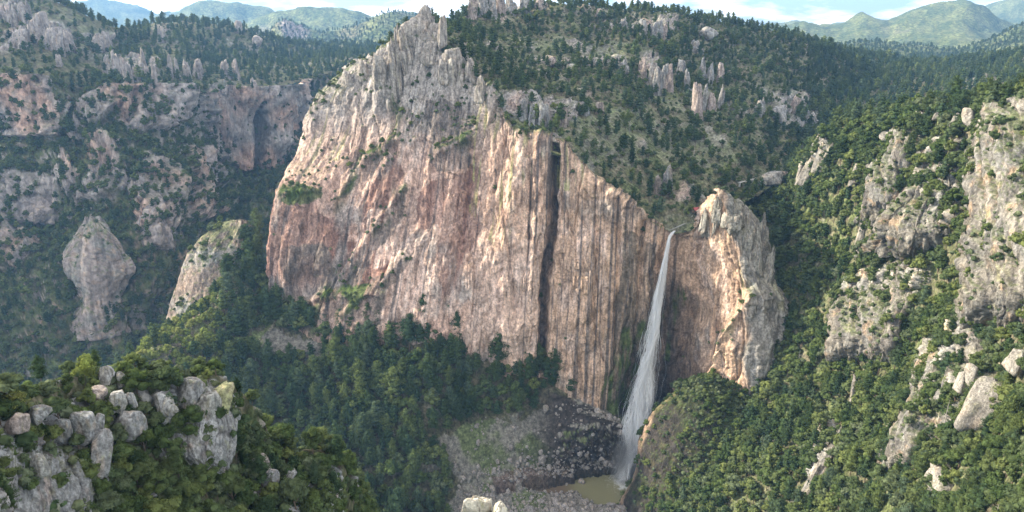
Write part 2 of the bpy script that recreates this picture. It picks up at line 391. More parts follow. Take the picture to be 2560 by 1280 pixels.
def main_color(S, p, u, v, N, off, cells):
    e1, e2, c1, c2 = cells; z = p[:, 2]; o = np.zeros(len(S))
    uu, vv = rough_uv(u, v, p, 26, 30., 50)
    st = fbm(np.stack([S / 5, z / 120, o], 1), 4, 61, .6); st2 = fbm(np.stack([S / 14, z / 160, o], 1), 4, 62)
    big = fbm(p / 55, 4, 63); mid = fbm(np.stack([S / 16, z / 30, o], 1), 4, 64)
    c = mixc(np.tile(PINK, (len(S), 1)), TAN, sstep(1050, 1500, uu) * .75)
    c = mixc(c, PALE, sstep(-.05, .45, mid + .35 * st) * .75)
    def zone(poly): return inpoly(uu, vv, poly).astype(float)
    red = np.maximum.reduce([zone(q) for q in ([(640, 470), (720, 440), (800, 520), (860, 560), (830, 760), (650, 780)], [(930, 420), (1000, 380), (1010, 480), (960, 600), (900, 720), (860, 700)],
                                              [(1050, 470), (1110, 450), (1130, 540), (1080, 600), (1040, 560)], [(820, 600), (960, 620), (960, 740), (820, 740)], [(1130, 440), (1200, 420), (1180, 620), (1110, 760), (1090, 700)])])
    c = mixc(c, RED, np.clip(red * (.75 + .6 * st2), 0, .95)); c = mixc(c, RED, sstep(.1, .5, st2 - .25 * big) * .45 * sstep(1500, 1300, u))
    c = mixc(c, PALE, np.maximum(zone([(880, 540), (980, 500), (1000, 600), (930, 680), (870, 660)]), zone([(990, 600), (1100, 560), (1090, 800), (960, 830), (930, 760)])) * .7 * sstep(-.4, .1, st))
    c = mixc(c, PALE, zone([(1180, 640), (1340, 600), (1350, 900), (1180, 860)]) * .45)
    c = mixc(c, ORANGE, sstep(.0, .5, st2) * .4 * sstep(1700, 1790, u) * sstep(480, 560, v))
    c = mixc(c, GREY, np.clip(sstep(420, 210, vv + 60 * mid) * sstep(1330, 1200, u) * .85, 0, 1))
    c = mixc(c, GREY, np.clip(sstep(.15, .6, -big + .3 * st) * .6, 0, 1))
    dk_ = np.maximum.reduce([zone(q) for q in ([(1005, 465), (1030, 480), (905, 705), (835, 725), (930, 590)], [(985, 640), (1040, 625), (960, 760), (860, 800)], [(690, 620), (820, 590), (840, 690), (720, 770)], [(700, 790), (980, 720), (960, 800), (780, 850)], [(1060, 250), (1190, 270), (1170, 420), (1080, 440)], [(830, 500), (910, 395), (1000, 340), (980, 380), (900, 450)])])
    c = mixc(c, np.array((.165, .135, .115)), dk_ * np.clip(.72 + .6 * mid, .2, .95)); c *= (1 + .28 * fbm(p / 24, 3, 68) + .12 * big)[:, None]
    # dark water streaks run straight down
    ws = fbm(np.stack([S / 2.6, z / 240, o], 1), 3, 66, .6)
    dens = .40 + .18 * sstep(1250, 1350, u) * sstep(1700, 1640, u) + .25 * zone([(1060, 250), (1180, 260), (1170, 420), (1080, 440)])
    c = mixc(c, DARK * 1.5, np.clip(sstep(.62 - dens, .95 - dens, ws + .2 * st2) * .85, 0, .85))
    c = mixc(c, DARK, np.clip(np.exp(-((polydist(u, v, CRACK)) / 6) ** 2) * .8, 0, 1))
    # lichen under the rims
    li = sstep(.05, .5, st + .5 * mid) * np.maximum.reduce([zone([(1170, 220), (1290, 240), (1330, 520), (1260, 640), (1180, 560)]), zone([(1385, 340), (1500, 440), (1480, 520), (1390, 470)]), zone([(1290, 330), (1385, 340), (1380, 520), (1300, 460)]),
                                                          zone([(1785, 490), (1850, 500), (1890, 760), (1850, 740), (1800, 620)]), zone([(780, 230), (870, 170), (840, 400), (740, 440)]) * .7])
    c = mixc(c, LICHEN, li * .75)
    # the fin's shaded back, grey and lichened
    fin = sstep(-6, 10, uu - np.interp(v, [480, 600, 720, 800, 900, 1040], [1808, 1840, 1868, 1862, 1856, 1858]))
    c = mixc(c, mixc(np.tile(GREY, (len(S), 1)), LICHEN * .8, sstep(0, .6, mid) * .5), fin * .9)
    # wet and mossy round the falls
    wet = np.exp(-(((uu - (1690 - (v - 560) * .13)) / (40 + 60 * sstep(700, 1000, v))) ** 2)) * sstep(600, 780, v); c = mixc(c, DARK * .9, np.clip(wet * 1.25, 0, .93) * (.75 + .25 * sstep(-.4, .3, st)))
    wetl = zone([(1560, 560), (1640, 620), (1620, 900), (1560, 1060), (1490, 1050), (1540, 800)]); c = mixc(c, np.array((.14, .115, .085)), wetl * sstep(-.5, .1, st) * .85)
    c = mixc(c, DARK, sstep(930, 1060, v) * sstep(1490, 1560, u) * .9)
    moss = np.maximum(zone([(1590, 760), (1620, 740), (1600, 1000), (1520, 1060), (1500, 980)]), zone([(1680, 700), (1705, 720), (1690, 960), (1665, 900)])) * sstep(-.2, .3, mid + st)
    c = mixc(c, MOSS, np.clip(moss * .9, 0, 1))
    led = np.maximum.reduce([np.exp(-(polydist(uu, vv, L) / 13) ** 2) for L in LEDGES])
    grass = np.maximum(zone([(690, 500), (740, 455), (800, 465), (800, 500), (740, 520)]), zone([(680, 800), (700, 720), (790, 700), (960, 720), (860, 790), (760, 850)]) * sstep(-.3, .3, mid))
    flatt = sstep(.6, .85, N[:, 2]) * (.25 + .75 * sstep(500, 300, v))
    g = np.clip(flatt * .9 + led * sstep(-.1, .4, mid) * .9 + grass * .85, 0, 1)
    c = mixc(c, mixc(np.tile(MOSS, (len(S), 1)), GRASS, sstep(-.3, .3, big)), g)
    c *= (1 + .10 * (c1[:, 2] - .5) + .16 * (c2[:, 2] - .5))[:, None]
    veg = np.clip(flatt + led * .8 + grass * .3 + zone([(890, 190), (1250, 200), (1230, 330), (1090, 330), (960, 300)]) * .6 + zone([(1290, 260), (1420, 300), (1400, 350), (1290, 340)]) * .4, 0, 1) * (v < 1180) * (.05 + sstep(.0, .3, fbm(p / 16, 3, 67)))
    return c, veg
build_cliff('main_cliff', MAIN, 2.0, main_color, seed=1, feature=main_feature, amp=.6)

# ------------------------------------------------------------------ bowl, spur and river bed
def bowl_post(p, u, v):
    pool = inpoly(*rough_uv(u, v, p, 7, 9., 80), [(1436, 1180), (1480, 1168), (1600, 1172), (1640, 1240), (1560, 1262), (1505, 1262), (1462, 1245), (1440, 1222)])
    stream = inpoly(*rough_uv(u, v, p, 8, 7., 81), [(1310, 1196), (1380, 1190), (1450, 1198), (1455, 1222), (1400, 1232), (1330, 1225), (1300, 1215)]) | inpoly(*rough_uv(u, v, p, 8, 7., 82), [(1225, 1205), (1285, 1200), (1290, 1225), (1240, 1235)])
    p[:, 2] = np.where(pool, np.minimum(p[:, 2], -2.5), p[:, 2]); p[:, 2] = np.where(stream, np.minimum(p[:, 2], -.3 + .25 * fbm(p / 4, 2, 83)), p[:, 2])
    return p
BARE_TALUS = [(1050, 1110), (1110, 1085), (1180, 1060), (1230, 1035), (1300, 1055), (1350, 1020), (1410, 1010), (1440, 985), (1520, 1020), (1570, 1060), (1640, 1150), (1640, 1300), (1130, 1300), (1150, 1200), (1100, 1150)]
SCREE_L = [(600, 860), (650, 830), (690, 830), (760, 850), (850, 860), (840, 890), (790, 900), (700, 900), (640, 890)]
def bowl_color(p, u, v, N, rm, cells):
    e1, e2, c1, c2 = cells; uu, vv = rough_uv(u, v, p, 22, 16., 90)
    big = fbm(p / 30, 4, 91); mid = fbm(p / 7, 4, 92)
    c = mixc(np.tile(LITTER, (len(p), 1)), SOIL, sstep(-.2, .5, mid) * .5)
    bare = np.maximum(inpoly(uu, vv, BARE_TALUS), inpoly(uu, vv, SCREE_L)).astype(float)
    c = mixc(c, SCREE, bare * .9)
    green = bare * sstep(-.05, .3, big) * .85 * (vv > 1000); c = mixc(c, GRASS * 1.1, green)
    c = mixc(c, GRASS * 1.15, inpoly(uu, vv, [(1420, 1075), (1450, 1070), (1450, 1100), (1420, 1130), (1400, 1120)]) * .9)
    c = mixc(c, GRASS, inpoly(uu, vv, [(1280, 1235), (1360, 1225), (1370, 1280), (1280, 1290)]) * .8)
    c = mixc(c, np.array((.15, .10, .085)), inpoly(uu, vv, [(1230, 1180), (1440, 1160), (1460, 1210), (1240, 1215)]) * .7)
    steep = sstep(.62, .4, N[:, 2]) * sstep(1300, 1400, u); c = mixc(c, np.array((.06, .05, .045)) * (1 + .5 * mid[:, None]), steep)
    spur = inpoly(uu, vv, [(320, 930), (640, 600), (700, 800), (560, 960)]); c = mixc(c, mixc(np.tile(SOIL * 1.3, (len(p), 1)), GRASS * 1.8, sstep(-.3, .3, mid)), spur * .85)  # spur ground lightened: its sunlight is put into the soil and grass colour
    c = mixc(c, np.array((.05, .045, .03)), sstep(-.8, -2.2, p[:, 2]))
    c = mixc(c, GREY, rm * .5 * (1 - bare))
    veg = np.where(bare > .5, 0.0, 1.0); veg = np.where(steep > .4, 0, veg); veg = np.where((p[:, 2] < 3), 0, veg)
    return c, veg
CREST = [(650, 600, 692), (606, 672, 668), (548, 742, 637), (452, 818, 602), (366, 878, 562), (322, 915, 536), (255, 1000, 492)]
cw = [W(*q) for q in CREST]
west = [('w', x - 75, y + 25, z - 95) for x, y, z in cw]; west2 = [('w', x - 25, y + 8, z - 24) for x, y, z in cw]
_B = [(672, 735, 652), (662, 800, 632), (640, 868, 606), (604, 946, 577), (590, 1010, 555), (596, 1100, 524), (600, 1290, 468)]
SHOULDER = [('w', *(np.array(W(*a_)) * .6 + np.array(W(*b_)) * .4 + np.array((0, 0, q_)))) for a_, b_, q_ in zip(CREST, _B, (2, 6, 10, 13, 15, 15, 12))]
BOWL_COLS = [west, west2, CREST, SHOULDER,
    [(672, 735, 652), (662, 800, 632), (640, 868, 606), (604, 946, 577), (590, 1010, 555), (596, 1100, 524), (600, 1290, 468)],
    [(790, 826, 624), (790, 880, 606), (790, 940, 588), (790, 1000, 570), (790, 1060, 550), (790, 1150, 516), (790, 1290, 466)],
    [(890, 826, 614), (890, 880, 598), (890, 940, 582), (890, 1000, 566), (890, 1060, 550), (890, 1150, 521), (890, 1290, 476)],
    [(1050, 818, 604), (1050, 880, 586), (1050, 950, 567), (1050, 1010, 553), (1050, 1070, 540), (1050, 1150, 523), (1050, 1290, 488)],
    [(1165, 852, 598), (1165, 920, 582), (1170, 980, 572), (1170, 1040, 560), (1170, 1095, 549), (1170, 1160, 536), (1170, 1290, 505)],
    [(1290, 902, 594), (1290, 965, 579), (1290, 1010, 572), (1290, 1060, 565), (1290, 1115, 556), (1290, 1175, 549), (1290, 1290, 511)],
    [(1400, 932, 592), (1400, 985, 578), (1402, 1020, 574), (1405, 1066, 569), (1398, 1140, 563), (1400, 1192, 559), (1400, 1290, 511)],
    [(1470, 985, 590), (1470, 1012, 577), (1475, 1032, 574), (1482, 1052, 571), (1472, 1112, 568), (1462, 1172, 574), (1462, 1290, 511)],
    [(1550, 1032, 594), (1550, 1050, 579), (1550, 1058, 576), (1552, 1066, 573), (1550, 1112, 580), (1550, 1182, 576), (1550, 1290, 511)],
    [(1640, 1060, 606), (1640, 1080, 598), (1640, 1100, 596), (1640, 1130, 594), (1640, 1150, 592), (1640, 1190, 578), (1640, 1290, 511)],
    [(1720, 1060, 606), (1720, 1080, 598), (1720, 1100, 596), (1720, 1130, 592), (1720, 1150, 586), (1720, 1190, 576), (1720, 1290, 511)]]
BOWL_COLS = [list(c) + [('w', *(np.array(W(*c[-1]) if len(c[-1]) == 3 else c[-1][1:]) + np.array((0, -60, -14))))] for c in BOWL_COLS]
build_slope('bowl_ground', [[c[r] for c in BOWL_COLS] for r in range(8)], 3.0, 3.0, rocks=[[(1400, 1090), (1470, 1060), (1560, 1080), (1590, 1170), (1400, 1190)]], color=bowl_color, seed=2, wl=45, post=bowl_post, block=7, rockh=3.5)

# ------------------------------------------------------------------ plateau hillside above the cliff
def hill_color_factory(baretop=(), seed=100, dry=.5):
    def f(p, u, v, N, rm, cells):
        e1, e2, c1, c2 = cells; uu, vv = rough_uv(u, v, p, 20, 25., seed)
        big = fbm(p / 60, 4, seed + 1); mid = fbm(p / 9, 4, seed + 2)
        c = mixc(np.tile(LITTER * 1.7, (len(p), 1)), SOIL * 1.3, sstep(-.3, .4, mid) * .6)
        c = mixc(c, GRASS * 1.4, sstep(-.2, .4, fbm(p / 18, 3, seed + 3)) * .6)
        bare = np.zeros(len(p))
        for poly in baretop: bare = np.maximum(bare, inpoly(uu, vv, poly).astype(float))
        c = mixc(c, mixc(np.tile(SCREE * 1.15, (len(p), 1)), GRASS * 1.5, sstep(-.3, .3, mid) * .75), bare * dry * 1.6 * sstep(-.6, .2, mid + big))
        rock = np.clip(rm * 1.5, 0, 1)
        rc = mixc(np.tile(COLDROCK, (len(p), 1)), GREY, sstep(-.2, .4, big)); rc = mixc(rc, PINK, sstep(.1, .5, fbm(p / 25, 3, seed + 5)) * .6)
        rc *= (1 + .3 * (c1[:, 2] - .5) + .3 * (c2[:, 2] - .5))[:, None]; rc = mixc(rc, DARK, np.exp(-(e1 / .06) ** 2) * .5)
        c = mixc(c, rc, rock)
        c = mixc(c, GRASS * .9, rock * sstep(.62, .85, N[:, 2]) * .55)
        veg = np.clip(1 - .62 * bare - .88 * rock, 0.03, 1)
        return c, veg
    return f
PLATEAU = list(zip(*[
    [(950, 122, 712), (985, 98, 735), (1020, 78, 765), (1060, 66, 800), (1092, 60, 840)],
    [(1100, 134, 692), (1110, 105, 722), (1120, 88, 772), (1135, 74, 830), (1150, 62, 890)],
    [(1170, 182, 677), (1180, 150, 715), (1190, 115, 780), (1200, 80, 850), (1180, 32, 930)],
    [(1235, 232, 657), (1250, 190, 700), (1270, 145, 780), (1290, 90, 870), (1300, 24, 980)],
    [(1278, 328, 637), (1310, 240, 685), (1350, 170, 780), (1380, 100, 880), (1400, 14, 1010)],
    [(1340, 342, 629), (1370, 265, 680), (1420, 190, 780), (1460, 110, 900), (1490, 26, 1050)],
    [(1390, 352, 623), (1430, 290, 675), (1500, 210, 780), (1550, 130, 900), (1590, 34, 1080)],
    [(1442, 394, 616), (1490, 320, 675), (1570, 235, 780), (1630, 150, 910), (1680, 40, 1110)],
    [(1492, 450, 609), (1550, 360, 670), (1640, 270, 780), (1710, 170, 920), (1770, 54, 1140)],
    [(1556, 498, 601), (1620, 410, 660), (1710, 310, 770), (1790, 190, 930), (1860, 72, 1180)],
    [(1616, 538, 596), (1680, 460, 640), (1770, 360, 740), (1860, 220, 920), (1940, 88, 1220)],
    [(1652, 560, 594), (1730, 500, 625), (1820, 410, 710), (1910, 270, 880), (2010, 108, 1260)],
    [(1690, 576, 598), (1775, 525, 622), (1865, 455, 705), (1960, 345, 850), (2090, 138, 1300)],
    [(1738, 566, 598), (1810, 520, 630), (1905, 462, 710), (2000, 380, 830), (2160, 172, 1300)],
    [(1800, 530, 600), (1870, 500, 640), (1960, 452, 720), (2060, 380, 850), (2220, 200, 1300)]]))
PLATEAU = [list(r) for r in PLATEAU]
PLATEAU.append([('w', *(np.array(W(*q)) + np.array((0, 160, -70)))) for q in PLATEAU[-1]])
PL_ROCKS = [[(1170, 10), (1300, 5), (1310, 30), (1180, 40)], [(1590, 150), (1640, 150), (1670, 220), (1620, 210)], [(1730, 220), (1770, 230), (1760, 285), (1725, 270)], [(1560, 60), (1700, 50), (1680, 90), (1580, 80)],
            [(1320, 140), (1560, 150), (1560, 165), (1330, 158)], [(1250, 230), (1440, 270), (1430, 310), (1270, 290)], [(1900, 240), (2030, 230), (2060, 300), (1980, 330)]]
PL_BARE = [[(1200, 100), (1400, 90), (1640, 130), (1620, 160), (1330, 150), (1220, 140)], [(1440, 300), (1620, 290), (1740, 400), (1820, 430), (1700, 420), (1560, 420), (1450, 380)], [(1640, 220), (1700, 260), (1850, 420), (1800, 420), (1690, 310)],
           [(1390, 340), (1500, 400), (1480, 440)], [(1650, 545), (1760, 525), (1750, 560), (1660, 575)], [(1880, 440), (1970, 430), (1940, 470), (1890, 480)]]
build_slope('plateau_hillside', PLATEAU, 2.8, 9.0, rocks=PL_ROCKS, color=hill_color_factory(PL_BARE, 100), seed=4, wl=90, block=9, rockh=8, fade=True)

# ------------------------------------------------------------------ hill behind, to the right
VH = [[(1950, 440, 790), (2100, 420, 850), (2250, 410, 900), (2400, 400, 900), (2560, 380, 880), (2800, 370, 850)],
      [(1985, 330, 870), (2100, 300, 950), (2250, 290, 1000), (2400, 280, 1000), (2560, 260, 980), (2800, 250, 950)],
      [(2015, 220, 1060), (2120, 215, 1150), (2260, 215, 1200), (2400, 210, 1200), (2560, 195, 1200), (2800, 190, 1200)],
      [(2020, 124, 1290), (2130, 142, 1500), (2260, 166, 1600), (2400, 162, 1600), (2560, 146, 1550), (2800, 140, 1500)]]
VH.append([('w', *(np.array(W(*q)) + np.array((0, 350, -110)))) for q in VH[-1]])
build_slope('far_valley_hill', VH, 4, 9.0, rocks=[[(2170, 160), (2230, 155), (2225, 175), (2180, 180)], [(2410, 200), (2450, 192), (2500, 210), (2490, 225), (2430, 215)]], color=hill_color_factory((), 120), seed=6, wl=190, block=14, rockh=9, mat=M_FARROCK)

# ------------------------------------------------------------------ right-hand canyon side
RS = [
 [(1880, 478, 732), (1960, 456, 716), (2010, 402, 690), (2080, 338, 640), (2200, 304, 575), (2320, 280, 520), (2440, 272, 465), (2560, 250, 420), (2700, 230, 380)],
 [(1905, 545, 662), (1980, 530, 640), (2040, 500, 615), (2110, 460, 580), (2220, 430, 530), (2340, 420, 475), (2450, 430, 432), (2570, 420, 372), (2720, 420, 330)],
 [(1935, 680, 602), (2000, 660, 585), (2070, 640, 560), (2150, 610, 525), (2250, 590, 480), (2360, 590, 430), (2460, 600, 392), (2580, 590, 337), (2730, 590, 290)],
 [(1960, 800, 562), (2025, 800, 540), (2095, 790, 515), (2175, 780, 480), (2275, 770, 440), (2375, 765, 395), (2475, 765, 352), (2590, 765, 305), (2740, 765, 260)],
 [(1925, 960, 530), (2000, 960, 506), (2080, 950, 480), (2170, 940, 445), (2280, 930, 400), (2380, 930, 355), (2480, 930, 315), (2600, 930, 270), (2750, 930, 230)],
 [(1850, 1090, 500), (1950, 1090, 471), (2050, 1085, 440), (2150, 1080, 405), (2270, 1080, 360), (2380, 1080, 320), (2490, 1080, 280), (2610, 1080, 240), (2760, 1080, 205)],
 [(1690, 1290, 478), (1810, 1290, 441), (1940, 1290, 405), (2070, 1290, 365), (2200, 1290, 325), (2340, 1290, 280), (2480, 1290, 240), (2620, 1290, 205), (2780, 1290, 175)],
 [(1700, 1460, 415), (1820, 1470, 380), (1950, 1480, 345), (2080, 1480, 310), (2220, 1490, 270), (2360, 1490, 235), (2500, 1500, 200), (2640, 1500, 170), (2800, 1500, 145)]]
for r_, q_ in zip(RS, [(1835, 510, 715), (1850, 575, 655), (1880, 700, 610), (1900, 820, 575), (1870, 975, 548), (1790, 1100, 515), (1620, 1290, 500), (1640, 1450, 440)]): r_.insert(0, q_)
RS.insert(0, [('w', *(np.array(W(*q)) + np.array((25, 45, -14)))) for q in RS[0]])
RS.insert(0, [('w', *(np.array(q[1:]) + np.array((60, 90, -70)))) for q in RS[0]])
RS_ROCKS = [[(2440, 420), (2470, 300), (2500, 260), (2560, 250), (2640, 250), (2640, 700), (2540, 700), (2500, 640), (2430, 640), (2450, 520)], [(2180, 420), (2230, 330), (2290, 300), (2310, 340), (2250, 400), (2230, 460)],
            [(2200, 520), (2330, 380), (2370, 340), (2400, 360), (2410, 520), (2380, 570), (2250, 560)], [(2000, 430), (2060, 350), (2100, 320), (2090, 360), (2030, 440)], [(2110, 760), (2160, 680), (2320, 650), (2330, 700), (2260, 780), (2180, 830)],
            [(2290, 960), (2340, 850), (2420, 810), (2460, 830), (2440, 900), (2400, 980)], [(2220, 1080), (2290, 990), (2400, 1010), (2380, 1080), (2300, 1120)], [(2020, 1190), (2060, 1080), (2100, 1060), (2090, 1150), (2040, 1210)],
            [(2320, 1230), (2350, 1170), (2380, 1190), (2360, 1240)], [(2440, 960), (2490, 950), (2500, 1040), (2440, 1060)]]
def right_color(p, u, v, N, rm, cells):
    e1, e2, c1, c2 = cells; big = fbm(p / 45, 4, 141); mid = fbm(p / 6, 4, 142)
    c = mixc(np.tile(LITTER * 1.7, (len(p), 1)), SOIL * 1.2, sstep(-.2, .5, mid) * .6); c = mixc(c, GRASS * 1.2, sstep(-.2, .4, fbm(p / 14, 3, 143)) * .75)
    rock = np.clip(rm * 1.5, 0, 1)
    rc = mixc(np.tile(np.array((.33, .30, .26)), (len(p), 1)), GREY * .85, sstep(-.3, .4, big)); rc = mixc(rc, ORANGE, sstep(.22, .55, fbm(p / 13, 4, 144)) * .55); rc = mixc(rc, LICHEN, sstep(.3, .6, fbm(p / 9, 3, 145)) * .4)
    rc *= (1 + .35 * (c1[:, 2] - .5) + .3 * (c2[:, 2] - .5))[:, None]; rc = mixc(rc, DARK, np.exp(-(e1 / .05) ** 2) * .5)
    c = mixc(c, rc, rock); c = mixc(c, GRASS, rock * sstep(.72, .9, N[:, 2]) * .5)
    gully = inpoly(u, v, [(2400, 330), (2470, 300), (2450, 420), (2440, 640), (2400, 620), (2410, 450)])
    veg = np.clip(1 - .9 * rock, .02, 1); veg = np.where(gully, 1, veg)
    return c, veg
build_slope('right_canyon_side', RS, 2.8, 5.5, rocks=RS_ROCKS, color=right_color, seed=8, wl=60, block=7.5, rockh=6, lean=(.2, 0), wild=(.45, .62))

def right_crag(name, cols, seed, ribs=9., amp=.8, tilt=.25):
    cols = [list(c) + [('w', *(np.array(W(*c[-1])) + np.array((3, 6, -16)))), ('w', *(np.array(W(*c[-1])) + np.array((12, 24, -34))))] for c in cols]
    build_cliff(name, lathe_rows(cols), 2.2, right_crag_color, seed=seed, amp=amp, ribs=ribs, flat=.6, tilt=tilt)
def lathe_rows(cols): return [[c[r] for c in cols] for r in range(len(cols[0]))]
def right_crag_color(S, p, u, v, N, off, cells):
    e1, e2, c1, c2 = cells; big = fbm(p / 22, 4, 271); mid = fbm(p / 6, 4, 272)
    c = mixc(np.tile(np.array((.26, .235, .20)), (len(S), 1)), GREY * .62, sstep(-.2, .35, big)); c = mixc(c, ORANGE * .75, sstep(.18, .5, fbm(p / 11, 4, 273)) * .6); c = mixc(c, LICHEN * .7, sstep(.25, .55, fbm(p / 8, 3, 274)) * .4); c = mixc(c, DARK, np.exp(-(e2 / .08) ** 2) * .45)
    c = mixc(c, DARK * 1.5, sstep(.15, .5, fbm(np.stack([S / 3, p[:, 2] / 40, 0 * S], 1), 3, 275)) * .6); c *= (1 + .35 * (c2[:, 2] - .5))[:, None]
    top = sstep(.62, .85, N[:, 2]); c = mixc(c, GRASS, top * .7); return c, np.clip(top * .25 + sstep(.12, .35, fbm(p / 14, 3, 276)) * .75, 0, 1)
RCRAGS = ['right_rock_wall', 'leaning_crag', 'upper_crag', 'fluted_crag', 'dome_crag']
right_crag('right_rock_wall', [[(2470, 300, 470), (2452, 400, 450), (2444, 500, 432), (2446, 620, 410), (2455, 740, 385)], [(2494, 274, 425), (2464, 388, 402), (2456, 500, 380), (2452, 610, 362), (2456, 720, 345)], [(2560, 252, 395), (2535, 380, 372), (2520, 500, 352), (2510, 610, 338), (2510, 730, 325)],
    [(2650, 240, 375), (2640, 380, 350), (2630, 500, 328), (2620, 610, 312), (2620, 730, 300)], [(2770, 235, 350), (2770, 380, 325), (2770, 500, 305), (2760, 610, 290), (2760, 730, 280)]], 51, 11)
right_crag('leaning_crag', [[(2362, 366, 502), (2322, 410, 497), (2277, 455, 492), (2232, 505, 487), (2192, 550, 480)], [(2370, 354, 482), (2332, 398, 474), (2287, 443, 468), (2242, 492, 462), (2202, 533, 458)], [(2386, 342, 476), (2375, 410, 458), (2350, 465, 448), (2310, 515, 440), (2280, 578, 432)],
    [(2404, 348, 476), (2411, 410, 455), (2414, 470, 444), (2407, 530, 434), (2386, 592, 424)], [(2414, 356, 492), (2426, 420, 480), (2430, 480, 468), (2424, 540, 455), (2406, 602, 440)]], 52, 8)
right_crag('upper_crag', [[(2268, 318, 562), (2228, 355, 552), (2198, 398, 545), (2174, 438, 536), (2164, 478, 526)], [(2276, 310, 545), (2237, 347, 535), (2207, 392, 528), (2182, 432, 520), (2172, 472, 512)], [(2290, 304, 535), (2265, 352, 518), (2245, 402, 508), (2230, 450, 500), (2220, 492, 492)], [(2307, 312, 532), (2299, 357, 515), (2275, 410, 504), (2262, 460, 495), (2250, 502, 487)], [(2317, 322, 548), (2311, 367, 535), (2290, 420, 522), (2275, 470, 512), (2262, 512, 500)]], 53, 7)
right_crag('fluted_crag', [[(2150, 684, 532), (2125, 727, 522), (2105, 770, 514), (2095, 812, 506), (2095, 852, 496)], [(2160, 675, 512), (2136, 717, 502), (2116, 762, 492), (2106, 802, 484), (2110, 842, 474)], [(2210, 660, 490), (2190, 712, 478), (2175, 766, 466), (2165, 810, 458), (2165, 852, 450)], [(2300, 655, 455), (2290, 702, 446), (2265, 760, 438), (2240, 810, 432), (2225, 852, 428)], [(2335, 664, 466), (2325, 712, 456), (2300, 770, 450), (2270, 820, 445), (2250, 862, 440)]], 54, 7)
right_crag('dome_crag', [[(2360, 832, 402), (2308, 880, 394), (2280, 938, 384), (2258, 996, 374), (2222, 1066, 364), (2212, 1116, 358)], [(2370, 822, 385), (2322, 870, 378), (2294, 930, 370), (2272, 990, 360), (2238, 1060, 350), (2228, 1112, 345)], [(2402, 812, 372), (2370, 870, 358), (2340, 940, 346), (2330, 1000, 340), (2310, 1060, 332), (2300, 1122, 325)],
    [(2443, 818, 365), (2438, 870, 350), (2402, 950, 338), (2400, 1010, 332), (2390, 1070, 324), (2370, 1122, 318)], [(2463, 832, 378), (2463, 882, 363), (2430, 962, 349), (2430, 1022, 341), (2420, 1082, 333), (2400, 1132, 325)]], 55, 12, .55)

# ------------------------------------------------------------------ dark buttress in front of the foot of the falls
WB = list(zip(*[
 [(1760, 990, 590), (1700, 1050, 588), (1680, 1110, 585), (1670, 1180, 580), (1640, 1260, 575)],
 [(1700, 982, 552), (1634, 1042, 549), (1606, 1108, 546), (1594, 1180, 541), (1558, 1252, 536)],
 [(1724, 975, 536), (1682, 1050, 526), (1660, 1120, 518), (1640, 1190, 512), (1612, 1270, 504)],
 [(1790, 962, 532), (1770, 1040, 513), (1750, 1110, 503), (1730, 1180, 492), (1700, 1290, 474)],
 [(1860, 985, 530), (1850, 1060, 506), (1840, 1120, 491), (1830, 1190, 476), (1810, 1300, 452)],
 [(1960, 1000, 530), (1950, 1060, 512), (1940, 1120, 500), (1930, 1190, 485), (1910, 1300, 462)]]))
WB = [list(r) for r in WB]; WB.insert(0, [('w', *(np.array(W(*q)) + np.array((4, 30, -12)))) for q in WB[0]])
WB.append([('w', *(np.array(W(*q)) + np.array((0, -12, -30)))) for q in WB[-1]])
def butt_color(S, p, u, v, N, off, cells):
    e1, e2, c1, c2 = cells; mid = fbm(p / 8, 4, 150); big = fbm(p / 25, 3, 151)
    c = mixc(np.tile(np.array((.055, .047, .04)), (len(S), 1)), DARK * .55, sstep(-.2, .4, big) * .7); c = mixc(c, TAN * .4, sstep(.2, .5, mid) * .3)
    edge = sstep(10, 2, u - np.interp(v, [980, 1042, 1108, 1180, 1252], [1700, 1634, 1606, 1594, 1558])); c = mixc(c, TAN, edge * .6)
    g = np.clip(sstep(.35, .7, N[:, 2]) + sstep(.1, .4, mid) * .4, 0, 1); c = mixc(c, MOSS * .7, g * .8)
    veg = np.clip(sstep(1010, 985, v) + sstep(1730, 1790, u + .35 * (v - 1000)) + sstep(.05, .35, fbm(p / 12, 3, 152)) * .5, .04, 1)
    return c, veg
build_cliff('dark_buttress', WB, 2.6, butt_color, seed=12, amp=.32, ribs=12, flat=.6)

